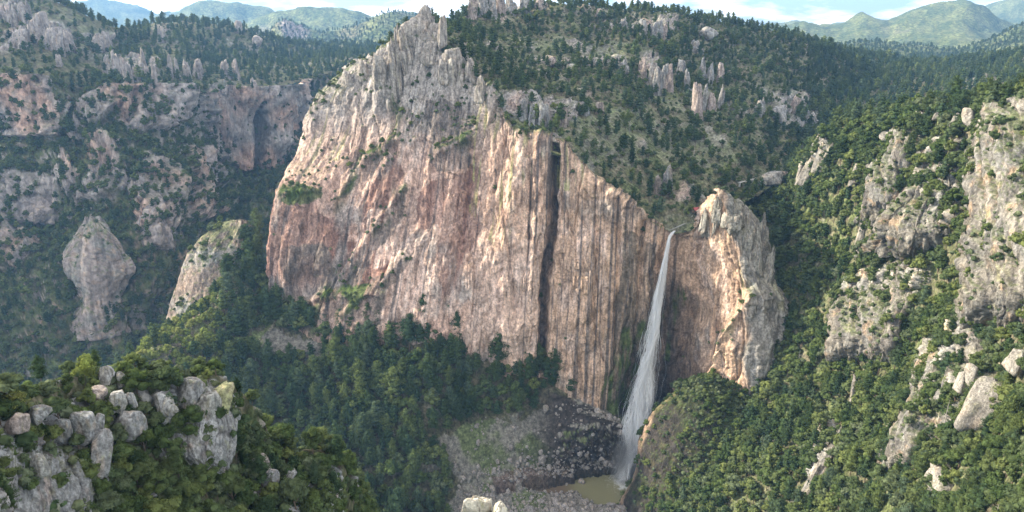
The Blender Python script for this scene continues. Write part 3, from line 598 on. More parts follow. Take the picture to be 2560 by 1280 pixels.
# ------------------------------------------------------------------ left-hand canyon wall
LC = [
 [(-160, 195, 1000), (-60, 192, 1000), (40, 186, 1000), (130, 192, 1000), (185, 262, 1010), (245, 222, 1030), (340, 212, 1060), (430, 222, 1120), (490, 232, 1180), (545, 212, 1240), (620, 214, 1270), (700, 208, 1320), (760, 194, 1400), (840, 176, 1500), (930, 165, 1600)],
 [(-160, 350, 975), (-60, 348, 975), (40, 345, 972), (130, 350, 975), (190, 350, 985), (255, 330, 1000), (340, 325, 1020), (430, 320, 1080), (490, 350, 1160), (540, 400, 1215), (610, 432, 1250), (690, 420, 1290), (765, 330, 1385), (840, 250, 1480), (930, 230, 1590)],
 [(-160, 440, 920), (-60, 430, 920), (40, 430, 920), (130, 430, 925), (190, 440, 930), (260, 440, 940), (350, 440, 955), (440, 440, 1010), (500, 450, 1090), (550, 455, 1155), (615, 470, 1200), (695, 460, 1240), (770, 400, 1335), (850, 300, 1440), (940, 270, 1560)],
 [(-160, 560, 890), (-60, 555, 890), (40, 550, 890), (130, 550, 895), (200, 560, 895), (270, 560, 890), (365, 560, 900), (450, 540, 950), (505, 520, 1020), (560, 500, 1090), (625, 500, 1150), (705, 490, 1200), (780, 440, 1290), (860, 350, 1400), (950, 310, 1530)],
 [(-160, 720, 812), (-60, 710, 812), (40, 700, 816), (130, 700, 820), (210, 715, 815), (285, 715, 815), (370, 690, 832), (440, 640, 880), (490, 600, 940), (545, 565, 1010), (610, 540, 1080), (690, 520, 1150), (780, 480, 1250), (870, 400, 1360), (960, 350, 1500)],
 [(-160, 965, 700), (-60, 955, 702), (40, 950, 708), (130, 945, 716), (215, 925, 732), (295, 880, 760), (355, 820, 800), (415, 745, 850), (470, 670, 915), (545, 605, 1000), (620, 570, 1060), (700, 550, 1110), (790, 520, 1210), (880, 450, 1320), (970, 390, 1470)],
 [(-160, 1180, 610), (-60, 1170, 610), (40, 1160, 615), (130, 1140, 625), (230, 1100, 640), (320, 1020, 675), (390, 930, 720), (450, 850, 770), (510, 770, 830), (580, 680, 920), (650, 630, 990), (730, 600, 1050), (800, 570, 1150), (890, 500, 1270), (980, 430, 1430)]]
LC_ROCKS = [[(-200, 190), (130, 185), (160, 260), (150, 345), (-200, 345)], [(190, 260), (260, 215), (440, 215), (450, 290), (420, 330), (330, 330), (300, 270), (230, 330)], [(455, 225), (545, 205), (760, 190), (740, 420), (560, 430), (510, 400)],
            [(-100, 430), (40, 420), (150, 440), (150, 520), (60, 560), (-100, 560)], [(215, 500), (240, 380), (265, 320), (310, 400), (330, 480), (270, 500)], [(330, 480), (350, 400), (400, 420), (440, 500), (420, 590), (350, 600)],
            [(140, 430), (160, 380), (200, 460), (190, 500)], [(-100, 620), (30, 560), (120, 600), (60, 680), (-100, 700)], [(430, 360), (500, 380), (540, 470), (520, 560), (460, 560), (440, 450)], [(170, 320), (180, 260), (230, 340), (200, 380)]]
def left_color(S, p, u, v, N, off, cells):
    e1, e2, c1, c2 = cells; uu, vv = rough_uv(u, v, p, 26, 34., 160); big = fbm(p / 80, 4, 161); mid = fbm(p / 14, 4, 162); o = np.zeros(len(S))
    rz = np.zeros(len(S))
    for q in LC_ROCKS: rz = np.maximum(rz, inpoly(uu, vv, q).astype(float))
    rc = mixc(np.tile(COLDROCK * 1.05, (len(S), 1)), PINK * 1.05, sstep(-.2, .4, big)); rc = mixc(rc, GREY, sstep(0, .5, mid) * .6)
    ws = fbm(np.stack([S / 7, p[:, 2] / 300, o], 1), 3, 163); rc = mixc(rc, DARK * 1.6, sstep(.25, .6, ws) * .5)
    rc = mixc(rc, DARK, inpoly(uu, vv, [(630, 290), (655, 270), (665, 410), (640, 420)]) * .75)
    rc *= (1 + .3 * (c1[:, 2] - .5))[:, None]
    g = np.clip((1 - rz) * (.55 + .6 * sstep(-.25, .2, mid + .6 * big)) * .8 + sstep(.45, .7, N[:, 2]) * .7 * (1 - .4 * rz), 0, 1)
    c = mixc(rc, mixc(np.tile(LITTER * 1.3, (len(S), 1)), GRASS, sstep(-.3, .3, mid)), g)
    veg = np.clip((1 - .93 * rz) * sstep(-.55, -.1, big * .7 + mid * .5 + sstep(600, 800, v) * .5 + .1) + sstep(.5, .7, N[:, 2]) * .5, .02, 1)
    return c, veg
def left_feature(off, S, p, u, v):
    rz = np.zeros(len(S)); uu, vv = rough_uv(u, v, p, 20, 40., 170)
    for q in LC_ROCKS: rz = np.maximum(rz, inpoly(uu, vv, q).astype(float))
    off = off * (.65 + .5 * rz) + 12 * rz
    off = off + 26 * fbm(p / 130, 3, 171) + 14 * ridged(p * np.array((1, 1, .4)) / 90, 3, 172)
    for L, wd, dp in [([(525, 220), (530, 330), (540, 400)], 9, 26), ([(645, 290), (645, 420)], 12, 30), ([(180, 260), (170, 330)], 14, 25), ([(335, 230), (320, 300)], 8, 18)]:
        off = off - dp * np.exp(-(polydist(u, v, L) / wd) ** 2)
    return off
build_cliff('left_canyon_wall', LC, 3.0, left_color, mat=M_FARROCK, seed=20, amp=1.5, ribs=26, feature=left_feature, flat=.55)

# free-standing tower and the brown fin in the left canyon
def crag_color(base):
    def f(S, p, u, v, N, off, cells):
        e1, e2, c1, c2 = cells; big = fbm(p / 30, 4, 261); mid = fbm(p / 8, 4, 262)
        c = mixc(np.tile(np.array(base), (len(S), 1)), GREY * .9, sstep(-.1, .4, big)); c = mixc(c, TAN * .9, sstep(.1, .5, mid) * .5); c = mixc(c, DARK * 1.4, sstep(.2, .55, fbm(np.stack([S / 5, p[:, 2] / 90, 0 * S], 1), 3, 263)) * .6)
        top = sstep(.45, .75, N[:, 2]); c = mixc(c, GRASS, top * .8); c *= (1 + .3 * (c2[:, 2] - .5))[:, None]
        return c, np.clip(top * .7, .0, 1) * sstep(-.1, .3, big)
    return f
def lathe_rows(cols):   # columns back, left, front, right, back
    return [[c[r] for c in cols] for r in range(len(cols[0]))]
TW_B = [(226, 545, 822), (228, 590, 850), (235, 650, 862), (235, 700, 860), (250, 745, 850), (250, 830, 840)]
build_cliff('canyon_tower', lathe_rows([TW_B, [(214, 542, 812), (176, 590, 812), (154, 642, 808), (163, 692, 803), (200, 735, 800), (190, 830, 790)], [(224, 534, 802), (218, 590, 788), (215, 650, 778), (222, 705, 774), (232, 760, 772), (235, 850, 762)],
    [(238, 542, 808), (284, 600, 805), (314, 650, 805), (326, 682, 803), (300, 740, 800), (330, 830, 790)], TW_B]), 2.6, crag_color((.36, .30, .275)), mat=M_FARROCK, seed=41, amp=.75, ribs=14, closed=True, flat=.5)
FN_B = [(600, 560, 722), (610, 620, 735), (590, 700, 728), (570, 780, 722), (560, 870, 716)]
build_cliff('rock_fin', lathe_rows([FN_B, [(575, 562, 712), (508, 600, 700), (455, 680, 690), (430, 765, 680), (405, 860, 670)], [(590, 549, 698), (545, 620, 676), (500, 705, 664), (470, 785, 655), (450, 880, 645)], [(612, 552, 698), (608, 640, 676), (575, 715, 662), (540, 790, 652), (510, 880, 642)], [(632, 572, 712), (650, 650, 705), (640, 730, 695), (620, 800, 688), (610, 880, 680)], FN_B]), 2.4, crag_color((.29, .225, .185)), mat=M_CLIFF, seed=43, amp=.55, ribs=10, closed=True, flat=.5)

# ------------------------------------------------------------------ hills above the left canyon
LH = [
 [(-160, 200, 1002), (-60, 197, 1002), (40, 191, 1002), (130, 197, 1002), (185, 266, 1012), (245, 227, 1032), (340, 217, 1062), (430, 227, 1122), (490, 236, 1182), (545, 217, 1242), (620, 219, 1272), (700, 212, 1322), (760, 198, 1402), (840, 180, 1502), (930, 168, 1602)],
 [(-160, 150, 1060), (-60, 145, 1060), (40, 145, 1065), (130, 150, 1070), (195, 180, 1090), (260, 180, 1110), (345, 175, 1150), (430, 180, 1220), (490, 185, 1290), (550, 180, 1350), (625, 180, 1400), (705, 176, 1480), (770, 166, 1580), (850, 150, 1700), (950, 145, 1800)],
 [(-160, 60, 1160), (-60, 60, 1160), (40, 70, 1165), (130, 85, 1180), (200, 105, 1200), (275, 118, 1240), (355, 125, 1300), (440, 118, 1400), (500, 120, 1500), (560, 125, 1560), (635, 135, 1640), (715, 142, 1760), (780, 140, 1880), (865, 136, 2000), (970, 130, 2100)],
 [(-160, -60, 1330), (-60, -50, 1310), (40, -30, 1290), (140, 6, 1280), (205, 35, 1290), (290, 70, 1330), (345, 80, 1480), (430, 60, 1680), (520, 62, 1720), (600, 78, 1780), (665, 100, 1850), (745, 114, 2000), (810, 118, 2150), (880, 122, 2300), (990, 120, 2400)]]
LH.append([('w', *(np.array(W(*q)) + np.array((-60, 300, -120)))) for q in LH[-1]])
LH_ROCKS = [[(0, 110), (80, 40), (120, 50), (180, 90), (180, 110), (60, 115)], [(-40, 20), (60, 10), (60, 50), (-40, 60)], [(200, 90), (280, 85), (290, 110), (210, 115)], [(375, 75), (420, 70), (415, 95), (380, 95)], [(250, 140), (400, 150), (400, 200), (320, 190)]]
build_slope('left_hills', LH, 3.2, 9.0, rocks=LH_ROCKS, color=hill_color_factory([[(-100, 20), (200, 20), (290, 100), (100, 60)]], 180, .35), mat=M_FARROCK, seed=22, wl=150, block=13, rockh=12, fade=True)

# unseen mountain added left of the frame to shade the left canyon
my, mt = np.meshgrid(np.linspace(650, 2300, 70), np.linspace(-1, 1, 60), indexing='ij')
mcx = -1260 - (my - 800) * .62; mX = mcx + mt * 620
mZ = 330 + 500 * np.exp(-(mt * 1.55) ** 2) * sstep(940, 1090, my) - 260 * np.maximum(mt, 0) ** 3
mp = np.stack([mX, my, mZ], -1); mq = mp.reshape(-1, 3); mq[:, 2] += 40 * fbm(mq / 220, 4, 195)
finish('shade_mountain', mp, mixc(np.tile(np.array((.09, .12, .05)), (len(mq), 1)), SOIL * 1.5, sstep(0, .5, fbm(mq / 90, 3, 196)) * .6), M_FARROCK)

# ------------------------------------------------------------------ distant mountains
def far_color(p, u, v, N, rm, cells):
    mid = fbm(p / 120, 5, 190); c = mixc(np.tile(np.array((.085, .115, .045)), (len(p), 1)), np.array((.19, .21, .085)), sstep(-.3, .4, mid + .6 * fbm(p / 40, 3, 192))); c = mixc(c, SOIL * 1.6, sstep(.35, .7, fbm(p / 350, 4, 191)) * .6)
    c = mixc(c, np.array((.34, .29, .26)), np.clip(rm * 1.4, 0, 1)); return c, np.ones(len(p))
def range_rows(crest, Y, foot, depth):
    r1 = [(u, v, Y) for u, v in crest]; n = len(crest)
    fv = lambda u: np.interp(u, [q[0] for q in foot], [q[1] for q in foot])
    rows = [[(u, fv(u), Y - depth) for u, v in crest], [(u, v * .35 + fv(u) * .65, Y - depth * .62) for u, v in crest], [(u, v * .75 + fv(u) * .25, Y - depth * .25) for u, v in crest], r1]
    rows.append([('w', *(np.array(W(*q)) + np.array((0, depth * .8, -260)))) for q in r1]); return rows
FARS = [
 ('far_blue_range', [(-300, 40), (100, 30), (190, 24), (260, 14), (330, 22), (380, 34), (420, 26), (432, 36), (520, 36), (600, 40), (760, 60), (900, 70), (1050, 60), (1200, 60)], 8200, [(-300, 105), (1200, 105)], 1800, ()),
 ('blue_mountain', [(150, 120), (300, 95), (430, 50), (470, 26), (520, 14), (590, 12), (660, 22), (700, 34), (800, 60), (900, 90), (1050, 110)], 6200, [(100, 150), (1050, 150)], 1500, ()),
 ('far_ridge', [(560, 110), (660, 60), (700, 32), (760, 24), (850, 28), (900, 36), (925, 44), (960, 40), (1000, 34), (1050, 44), (1120, 60), (1250, 80)], 5000, [(500, 150), (1250, 150)], 1200, ()),
 ('rocky_knoll', [(600, 140), (670, 108), (705, 70), (712, 58), (765, 66), (780, 84), (830, 96), (880, 82), (930, 62), (985, 46), (1030, 50), (1100, 70)], 3300, [(600, 170), (1100, 170)], 600, [[(702, 52), (775, 62), (770, 92), (708, 92)]]),
 ('right_far_peaks', [(1700, 90), (1880, 80), (1950, 72), (2000, 64), (2060, 66), (2085, 54), (2110, 56), (2160, 70), (2240, 80), (2400, 70), (2470, 34), (2520, 12), (2580, -8), (2700, 0), (2900, 40)], 6800, [(1700, 135), (2900, 135)], 1600, ()),
 ('sunlit_mountain', [(1850, 110), (1960, 80), (2010, 66), (2080, 64), (2120, 56), (2155, 44), (2190, 58), (2215, 64), (2260, 42), (2320, 26), (2380, 12), (2410, 10), (2440, 24), (2490, 56), (2560, 90), (2700, 120)], 4600, [(1850, 135), (2300, 150), (2700, 150)], 1500, ()),
 ('sunlit_foothill', [(1950, 125), (2100, 118), (2250, 128), (2380, 136), (2450, 118), (2510, 92), (2570, 66), (2680, 40), (2850, 30)], 2700, [(1950, 165), (2850, 165)], 600, ())]
for nm, crest, Y, foot, dep, rk in FARS:
    build_slope(nm, range_rows(crest, Y, foot, dep), 5, Y * .012, rocks=list(rk) or None, color=far_color, mat=M_FAR, seed=30 + len(nm), wl=Y * .11, block=35, rockh=30)

# ------------------------------------------------------------------ foreground outcrop ridge, lower left
OC = [
 [(-120, 1005, 92), (0, 1020, 104), (90, 975, 114), (190, 960, 124), (300, 945, 132), (420, 950, 139), (530, 975, 146), (585, 1045, 150), (645, 1118, 156), (705, 1145, 160), (790, 1140, 166), (826, 1190, 166), (850, 1300, 166)],
 [(-120, 1100, 86), (0, 1085, 97), (90, 1050, 106), (190, 1035, 116), (300, 1025, 124), (415, 1035, 131), (520, 1060, 138), (575, 1110, 143), (635, 1165, 149), (700, 1190, 153), (780, 1195, 158), (815, 1235, 158), (838, 1320, 158)],
 [(-120, 1190, 82), (0, 1170, 92), (90, 1150, 101), (190, 1140, 109), (300, 1140, 117), (410, 1150, 124), (510, 1165, 131), (570, 1190, 137), (630, 1225, 143), (700, 1240, 147), (775, 1250, 151), (805, 1290, 151), (825, 1360, 151)],
 [(-120, 1320, 76), (0, 1310, 86), (90, 1300, 94), (190, 1300, 101), (300, 1300, 108), (410, 1300, 115), (510, 1300, 122), (570, 1300, 128), (630, 1310, 135), (700, 1320, 139), (770, 1340, 142), (795, 1370, 142), (810, 1430, 142)],
 [(-120, 1560, 66), (0, 1560, 74), (90, 1560, 81), (190, 1560, 87), (300, 1560, 93), (410, 1560, 99), (510, 1560, 106), (570, 1560, 112), (630, 1560, 118), (700, 1560, 122), (770, 1580, 126), (795, 1600, 126), (810, 1640, 126)]]
oc0 = [np.array(W(q[0], q[1] + 16, q[2])) for q in OC[0]]
OC.insert(0, [('w', *(q + np.array((2, 9, -3)))) for q in oc0]); OC.insert(0, [('w', *(q + np.array((6, 30, -45)))) for q in oc0])
def oc_color(p, u, v, N, rm, cells):
    e1, e2, c1, c2 = cells; mid = fbm(p / 2.5, 4, 201); big = fbm(p / 9, 3, 202)
    c = mixc(np.tile(LITTER * 1.2, (len(p), 1)), SOIL, sstep(-.1, .5, mid) * .7); c = mixc(c, GRASS, sstep(.1, .5, big) * .7)
    rc = mixc(np.tile(np.array((.36, .355, .345)), (len(p), 1)), np.array((.42, .33, .29)), sstep(.15, .5, big) * .7); rc = mixc(rc, LICHEN * .9, sstep(.3, .6, mid) * .3); rc = mixc(rc, DARK, np.exp(-(e1 / .06) ** 2) * .6)
    rc *= (1 + .3 * (c1[:, 2] - .5) + .25 * (c2[:, 2] - .5))[:, None]
    rk = np.clip(rm * 1.4, 0, 1); c = mixc(c, rc, rk); return c, np.clip(1 - .6 * rk, .2, 1) * (.35 + .65 * sstep(0, 60, v - np.interp(u, [0, 90, 190, 300, 420, 530, 585, 645, 705, 790, 850], [1020, 975, 960, 945, 950, 975, 1045, 1118, 1145, 1140, 1300])))
OC_ROCKS = [[(-60, 1050), (120, 1030), (240, 1080), (260, 1290), (-60, 1290)], [(380, 960), (560, 960), (590, 1090), (480, 1110), (400, 1050)], [(690, 1220), (830, 1230), (860, 1300), (690, 1300)], [(150, 1010), (330, 1000), (300, 1080), (200, 1090)]]
OC[2:] = [[(q[0], q[1] + 16, q[2]) for q in r_] for r_ in OC[2:]]
build_slope('outcrop_ground', OC, 3.0, 1.0, rocks=OC_ROCKS, color=oc_color, seed=25, wl=16, block=3.0, rockh=2.0)

def near_crag_color(S, p, u, v, N, off, cells):
    e1, e2, c1, c2 = cells; big = fbm(p / 4, 4, 281); mid = fbm(p / 1.2, 4, 282)
    c = mixc(np.tile(np.array((.30, .295, .285)), (len(S), 1)), np.array((.37, .29, .25)), sstep(.1, .45, big) * .7); c = mixc(c, LICHEN * .75, sstep(.22, .5, fbm(p / 2.2, 3, 283)) * .4); c = mixc(c, np.array((.17, .165, .155)), sstep(.0, .5, mid) * .5)
    c = mixc(c, DARK, np.exp(-(e1 / .06) ** 2) * .7 + np.exp(-(e2 / .07) ** 2) * .3); c *= (1 + .35 * (c1[:, 2] - .5) + .25 * (c2[:, 2] - .5))[:, None]
    top = sstep(.6, .85, N[:, 2]); c = mixc(c, LITTER * 1.4, top * .5); return c, np.clip(.01 + top * .3 + sstep(.1, .35, fbm(p / 3.5, 3, 284)) * .7, 0, 1)
def near_crag(name, cols, seed):
    cols = [[('w', *(np.array(W(*c[0])) + np.array((.5, 3.2, -1.0))))] + list(c) + [('w', *(np.array(W(*c[-1])) + np.array((0, 1.5, -4))))] for c in cols]
    build_cliff(name, lathe_rows(cols), 2.2, near_crag_color, mat=M_ROCK, seed=seed, amp=.105, ribs=16, flat=.8, tilt=.2, scale=7.0)
near_crag('near_left_crag', [[(-90, 1022, 92), (-90, 1100, 86), (-90, 1180, 81), (-90, 1330, 74)], [(20, 1046, 102), (15, 1100, 96.5), (10, 1170, 91), (10, 1330, 82.5)], [(95, 1042, 109.5), (90, 1090, 104.5), (90, 1150, 99.5), (95, 1330, 90)], [(165, 1078, 111), (165, 1112, 107.5), (170, 1160, 103.5), (175, 1330, 95)], [(228, 1062, 115.5), (234, 1105, 111.5), (232, 1170, 107.5), (225, 1330, 98.5)], [(268, 1074, 120.5), (274, 1120, 116.5), (262, 1180, 111.5), (250, 1330, 102)]], 61)
near_crag('near_middle_crag', [[(385, 998, 135.5), (385, 1030, 131.5), (385, 1080, 127.5), (390, 1135, 124.5)], [(440, 992, 137.5), (435, 1040, 132.5), (440, 1090, 128), (445, 1145, 125.5)], [(495, 972, 140.5), (495, 1020, 135.5), (490, 1080, 130.5), (490, 1145, 126.5)], [(547, 976, 142.5), (552, 1030, 137.5), (547, 1090, 133.5), (535, 1155, 130.5)], [(578, 1008, 146.5), (592, 1050, 142.5), (587, 1110, 138.5), (575, 1165, 135.5)]], 62)
near_crag('near_low_crag', [[(680, 1215, 150), (682, 1250, 147), (684, 1290, 144), (684, 1340, 140)], [(740, 1205, 154), (742, 1250, 150), (742, 1290, 147), (742, 1340, 143)], [(800, 1215, 157), (804, 1255, 154), (804, 1300, 150), (804, 1350, 146)], [(842, 1235, 160), (846, 1275, 157), (846, 1320, 154), (846, 1360, 150)]], 63)

# ------------------------------------------------------------------ far ground sheet to the horizon
g = np.linspace(-1, 1, 61); gx, gy = np.meshgrid(np.sign(g) * np.abs(g) ** 2 * 14000, np.sign(g) * np.abs(g) ** 2 * 14000 + 600)
GP = np.stack([gx, gy, np.full(gx.shape, -160.0)], -1)
gp = GP.reshape(-1, 3); gp[:, 2] += 40 * fbm(gp / 900, 3, 210)
link_ground = finish('ground', GP, np.tile(np.array((.08, .10, .05)), (len(gp), 1)), M_FAR)

# ------------------------------------------------------------------ tree shapes
def leaf_quads(C, R, n, size, up, rng):
    """n leaf faces scattered on a clump at C with radius R, facing outwards and up with jitter"""
    d = rng.normal(size=(n, 3)); d /= np.linalg.norm(d, axis=1)[:, None]
    r = R * (rng.random(n) ** .4)[:, None]
    pos = C + d * r * np.array((1, 1, .62))
    nrm = d * .8 + np.array((0, 0, up)) + rng.normal(size=(n, 3)) * .45; nrm /= np.linalg.norm(nrm, axis=1)[:, None]
    t = np.cross(nrm, rng.normal(size=(n, 3))); t /= np.linalg.norm(t, axis=1)[:, None]; b = np.cross(nrm, t)
    s = (size * rng.uniform(.6, 1.25, n))[:, None]; k = (.55 + .35 * rng.random(n))[:, None]
    return np.stack([pos - t * s, pos - b * s * k, pos + t * s, pos + b * s * k], 1).reshape(-1, 3)
def blob(C, R, rng):
    """lumpy inner mass of a crown, as loose quads"""
    th, ph = np.meshgrid(np.linspace(.05, math.pi - .05, 6), np.linspace(0, 2 * math.pi, 9), indexing='ij')
    d = np.stack([np.sin(th) * np.cos(ph), np.sin(th) * np.sin(ph), np.cos(th)], -1); r = 1 + .22 * pn(d.reshape(-1, 3) * 1.8 + rng.uniform(0, 40, 3)).reshape(th.shape) * 1.4; r[:, -1] = r[:, 0]
    P = d * r[..., None] * np.array(R) + np.array(C)
    return P.reshape(-1, 3)[quads(6, 9)].reshape(-1, 3)
def tube(pts, rad, sides=6):
    V, F = [], []
    pts = [np.array(p, float) for p in pts]
    for k, (p, r) in enumerate(zip(pts, rad)):
        d = pts[min(k + 1, len(pts) - 1)] - pts[max(k - 1, 0)]; d /= np.linalg.norm(d)
        a = np.cross(d, (0.3, .9, .1)); a /= np.linalg.norm(a); b = np.cross(d, a)
        for j in range(sides):
            t = 2 * math.pi * j / sides; V.append(p + r * (a * math.cos(t) + b * math.sin(t)))
    for k in range(len(pts) - 1):
        for j in range(sides):
            F.append((k * sides + j, k * sides + (j + 1) % sides, (k + 1) * sides + (j + 1) % sides, (k + 1) * sides + j))
    return np.array(V), np.array(F)
def join(parts):
    V, F, o = [], [], 0
    for v, f in parts: V.append(v); F.append(f + o); o += len(v)
    return np.concatenate(V), np.concatenate(F)
def pine_geo(seed, hi, slim=1.0, flat=0.0):
    """a pine about 1 unit = 1 m tall 15: trunk and layered clumps of needles, open towards the foot"""
    rng = np.random.default_rng(seed); H = 15.0; base = rng.uniform(.22, .38) * H; R = rng.uniform(3.1, 4.1) * slim
    bend = rng.normal(0, .35, 2)
    ax = lambda z: np.array((bend[0] * (z / H) ** 2, bend[1] * (z / H) ** 2, z))
    wood = [tube([ax(z) for z in np.linspace(-1.0, H * .97, 6)], np.interp(np.linspace(0, 1, 6), [0, 1], [.26, .05]), 6)]
    leaves = []; nw = 11 if hi else 8
    for k in range(nw):
        t = k / (nw - 1); z = base + (H - base) * t ** .9
        prof = (math.sin(math.pi * min(1, (t * .80 + .2))) ** .6) * (1 - .34 * t) * (1 - flat) + flat * (1 - .3 * t)
        nb = rng.integers(5, 8) if t < .85 else 3
        for j in range(nb):
            if rng.random() < .12: continue
            an = rng.uniform(0, 6.283); L = R * max(prof, .12) * rng.uniform(.65, 1.2)
            zz = z + rng.normal(0, .25); tip = ax(zz) + np.array((math.cos(an) * L, math.sin(an) * L, .22 * L + rng.normal(0, .2)))
            if hi: wood.append(tube([ax(zz - .25), tip], [.06, .02], 3))
            for q in ((.55, 1.0) if L > 1.1 else (.8,)):
                c = ax(zz) * (1 - q) + tip * q
                leaves.append(leaf_quads(c, (.85 + .35 * rng.random()) * (1.1 if q == 1 else .9), 40 if hi else 10, .21 if hi else .52, .8, rng))
    for t in (.08, .3, .52, .74, .92):
        prof = (math.sin(math.pi * min(1, (t * .80 + .2))) ** .6) * (1 - .34 * t) * (1 - flat) + flat * (1 - .3 * t); rr_ = R * max(prof, .12) * .62
        leaves.append(blob(ax(base + (H - base) * t) + np.append(rng.normal(0, .25, 2), .2), (rr_, rr_, (H - base) * .13), rng))
    leaves.append(leaf_quads(ax(H * .99), .5, 26 if hi else 8, .18 if hi else .4, .8, rng))
    V = np.concatenate(leaves); return join(wood), (V, np.arange(len(V)).reshape(-1, 4))
def oak_geo(seed, hi, H=8.0):
    rng = np.random.default_rng(seed); R = rng.uniform(2.9, 3.8); wood, leaves = [], []
    wood.append(tube([(0, 0, -.8), (rng.normal(0, .2), rng.normal(0, .2), H * .3), (rng.normal(0, .3), rng.normal(0, .3), H * .62)], [.24, .18, .08], 6))
    nl = rng.integers(5, 8); lobes = []
    for k in range(nl):
        an = 6.283 * k / nl + rng.normal(0, .3); rr = R * rng.uniform(.45, .68); zz = H * rng.uniform(.42, .72)
        lobes.append((np.array((math.cos(an) * rr, math.sin(an) * rr, zz)), R * rng.uniform(.36, .52)))
        if hi or k < 3: wood.append(tube([(0, 0, H * .25), lobes[-1][0]], [.11, .04], 4))
    lobes.append((np.array((rng.normal(0, .5), rng.normal(0, .5), H * .82)), R * .48)); lobes.append((np.array((rng.normal(0, .9), rng.normal(0, .9), H * .7)), R * .5))
    for c, r in lobes:
        leaves.append(blob(c, (r * .82, r * .82, r * .7), rng)); n = 12 if hi else 7
        for j in range(n):
            d = rng.normal(size=3); d[2] = abs(d[2]) * .9 - .25; d /= np.linalg.norm(d)
            leaves.append(leaf_quads(c + d * r * .85, r * .42, 40 if hi else 8, .17 if hi else .42, .6, rng))
    V = np.concatenate(leaves); return join(wood), (V, np.arange(len(V)).reshape(-1, 4))
def shrub_geo(seed, hi):
    rng = np.random.default_rng(seed); leaves = []; wood = [tube([(0, 0, -.4), (rng.normal(0, .2), rng.normal(0, .2), .9)], [.1, .04], 4)]
    for j in range(16 if hi else 9):
        d = rng.normal(size=3); d[2] = abs(d[2]); d /= np.linalg.norm(d)
        leaves.append(leaf_quads(d * np.array((1.15, 1.15, 1.2)) * rng.uniform(.55, 1) + (0, 0, .2), .48, 40 if hi else 8, .10 if hi else .26, .6, rng))
        if hi and j < 6: wood.append(tube([(0, 0, .1), d * .9 + (0, 0, .2)], [.05, .02], 3))
    leaves.append(blob((0, 0, .75), (.85, .85, .7), rng))
    V = np.concatenate(leaves); return join(wood), (V, np.arange(len(V)).reshape(-1, 4))
def snag_geo(seed):
    rng = np.random.default_rng(seed); H = 13; wood = [tube([(0, 0, -1), (.1, 0, H * .5), (.3, .1, H)], [.22, .15, .03], 5)]
    for k in range(14):
        z = rng.uniform(.35, .95) * H; an = rng.uniform(0, 6.283); L = (1 - z / H) * 3 + .6
        wood.append(tube([(.1, 0, z), (math.cos(an) * L, math.sin(an) * L, z + L * .35)], [.06, .015], 3))
    return join(wood), None
SHAPES = {}
LIB = bpy.data.collections.new('tree_library')       # prototypes for the far forest; not part of the scene itself
LIBIDX = {}
def shape(key, geo, leafmat, lib=True):
    (wv, wf), lf = geo
    e = SHAPES[key] = dict(trunk=mesh_from('trunk', wv, wf, M_SNAG if lf is None else M_BARK), crown=None)
    if lf is not None: e['crown'] = mesh_from('crown', lf[0], lf[1], leafmat, smooth=False)
    if lib:
        if lf is None: V, F, mi = wv, wf, np.zeros(len(wf))
        else: V, F = join([(wv, wf), lf]); mi = np.concatenate([np.zeros(len(wf)), np.ones(len(lf[1]))])
        me = mesh_from('tree_form', V, F, [M_SNAG if lf is None else M_BARK, leafmat or M_BARK], smooth=False, mi=mi)
        o = bpy.data.objects.new('form_%03d' % len(LIBIDX), me); LIB.objects.link(o); LIBIDX[key] = len(LIBIDX)
for k in range(5): shape(('pine', 0, k), pine_geo(300 + k, False, [1, .8, 1.15, .9, 1.3][k], [0, 0, .1, 0, .25][k]), M_PINE)
for k in range(4): shape(('oak', 0, k), oak_geo(320 + k, False), M_OAK)
for k in range(3): shape(('sunpainted', 0, k), oak_geo(380 + k, False), M_SUNPAINT)
for k in range(2): shape(('sunpainted', 1, k), oak_geo(385 + k, True), M_SUNPAINT)
shape(('lightpine', 1, 0), pine_geo(390, True, 1.1, .15), M_SUNPAINT, lib=False)
for k in range(3): shape(('shrub', 0, k), shrub_geo(340 + k, False), M_SHRUB)
for k in range(2): shape(('snag', 0, k), snag_geo(360 + k), None)
for k in range(3): shape(('pine', 1, k), pine_geo(400 + k, True, [1, 1.2, .85][k], [0, .15, 0][k]), M_PINE)
for k in range(3): shape(('oak', 1, k), oak_geo(420 + k, True), M_OAK)
for k in range(2): shape(('shrub', 1, k), shrub_geo(440 + k, True), M_SHRUB)
NFORM = dict(sunpainted=(3, 2), pine=(5, 3), oak=(4, 3), shrub=(3, 2), snag=(2, 0))

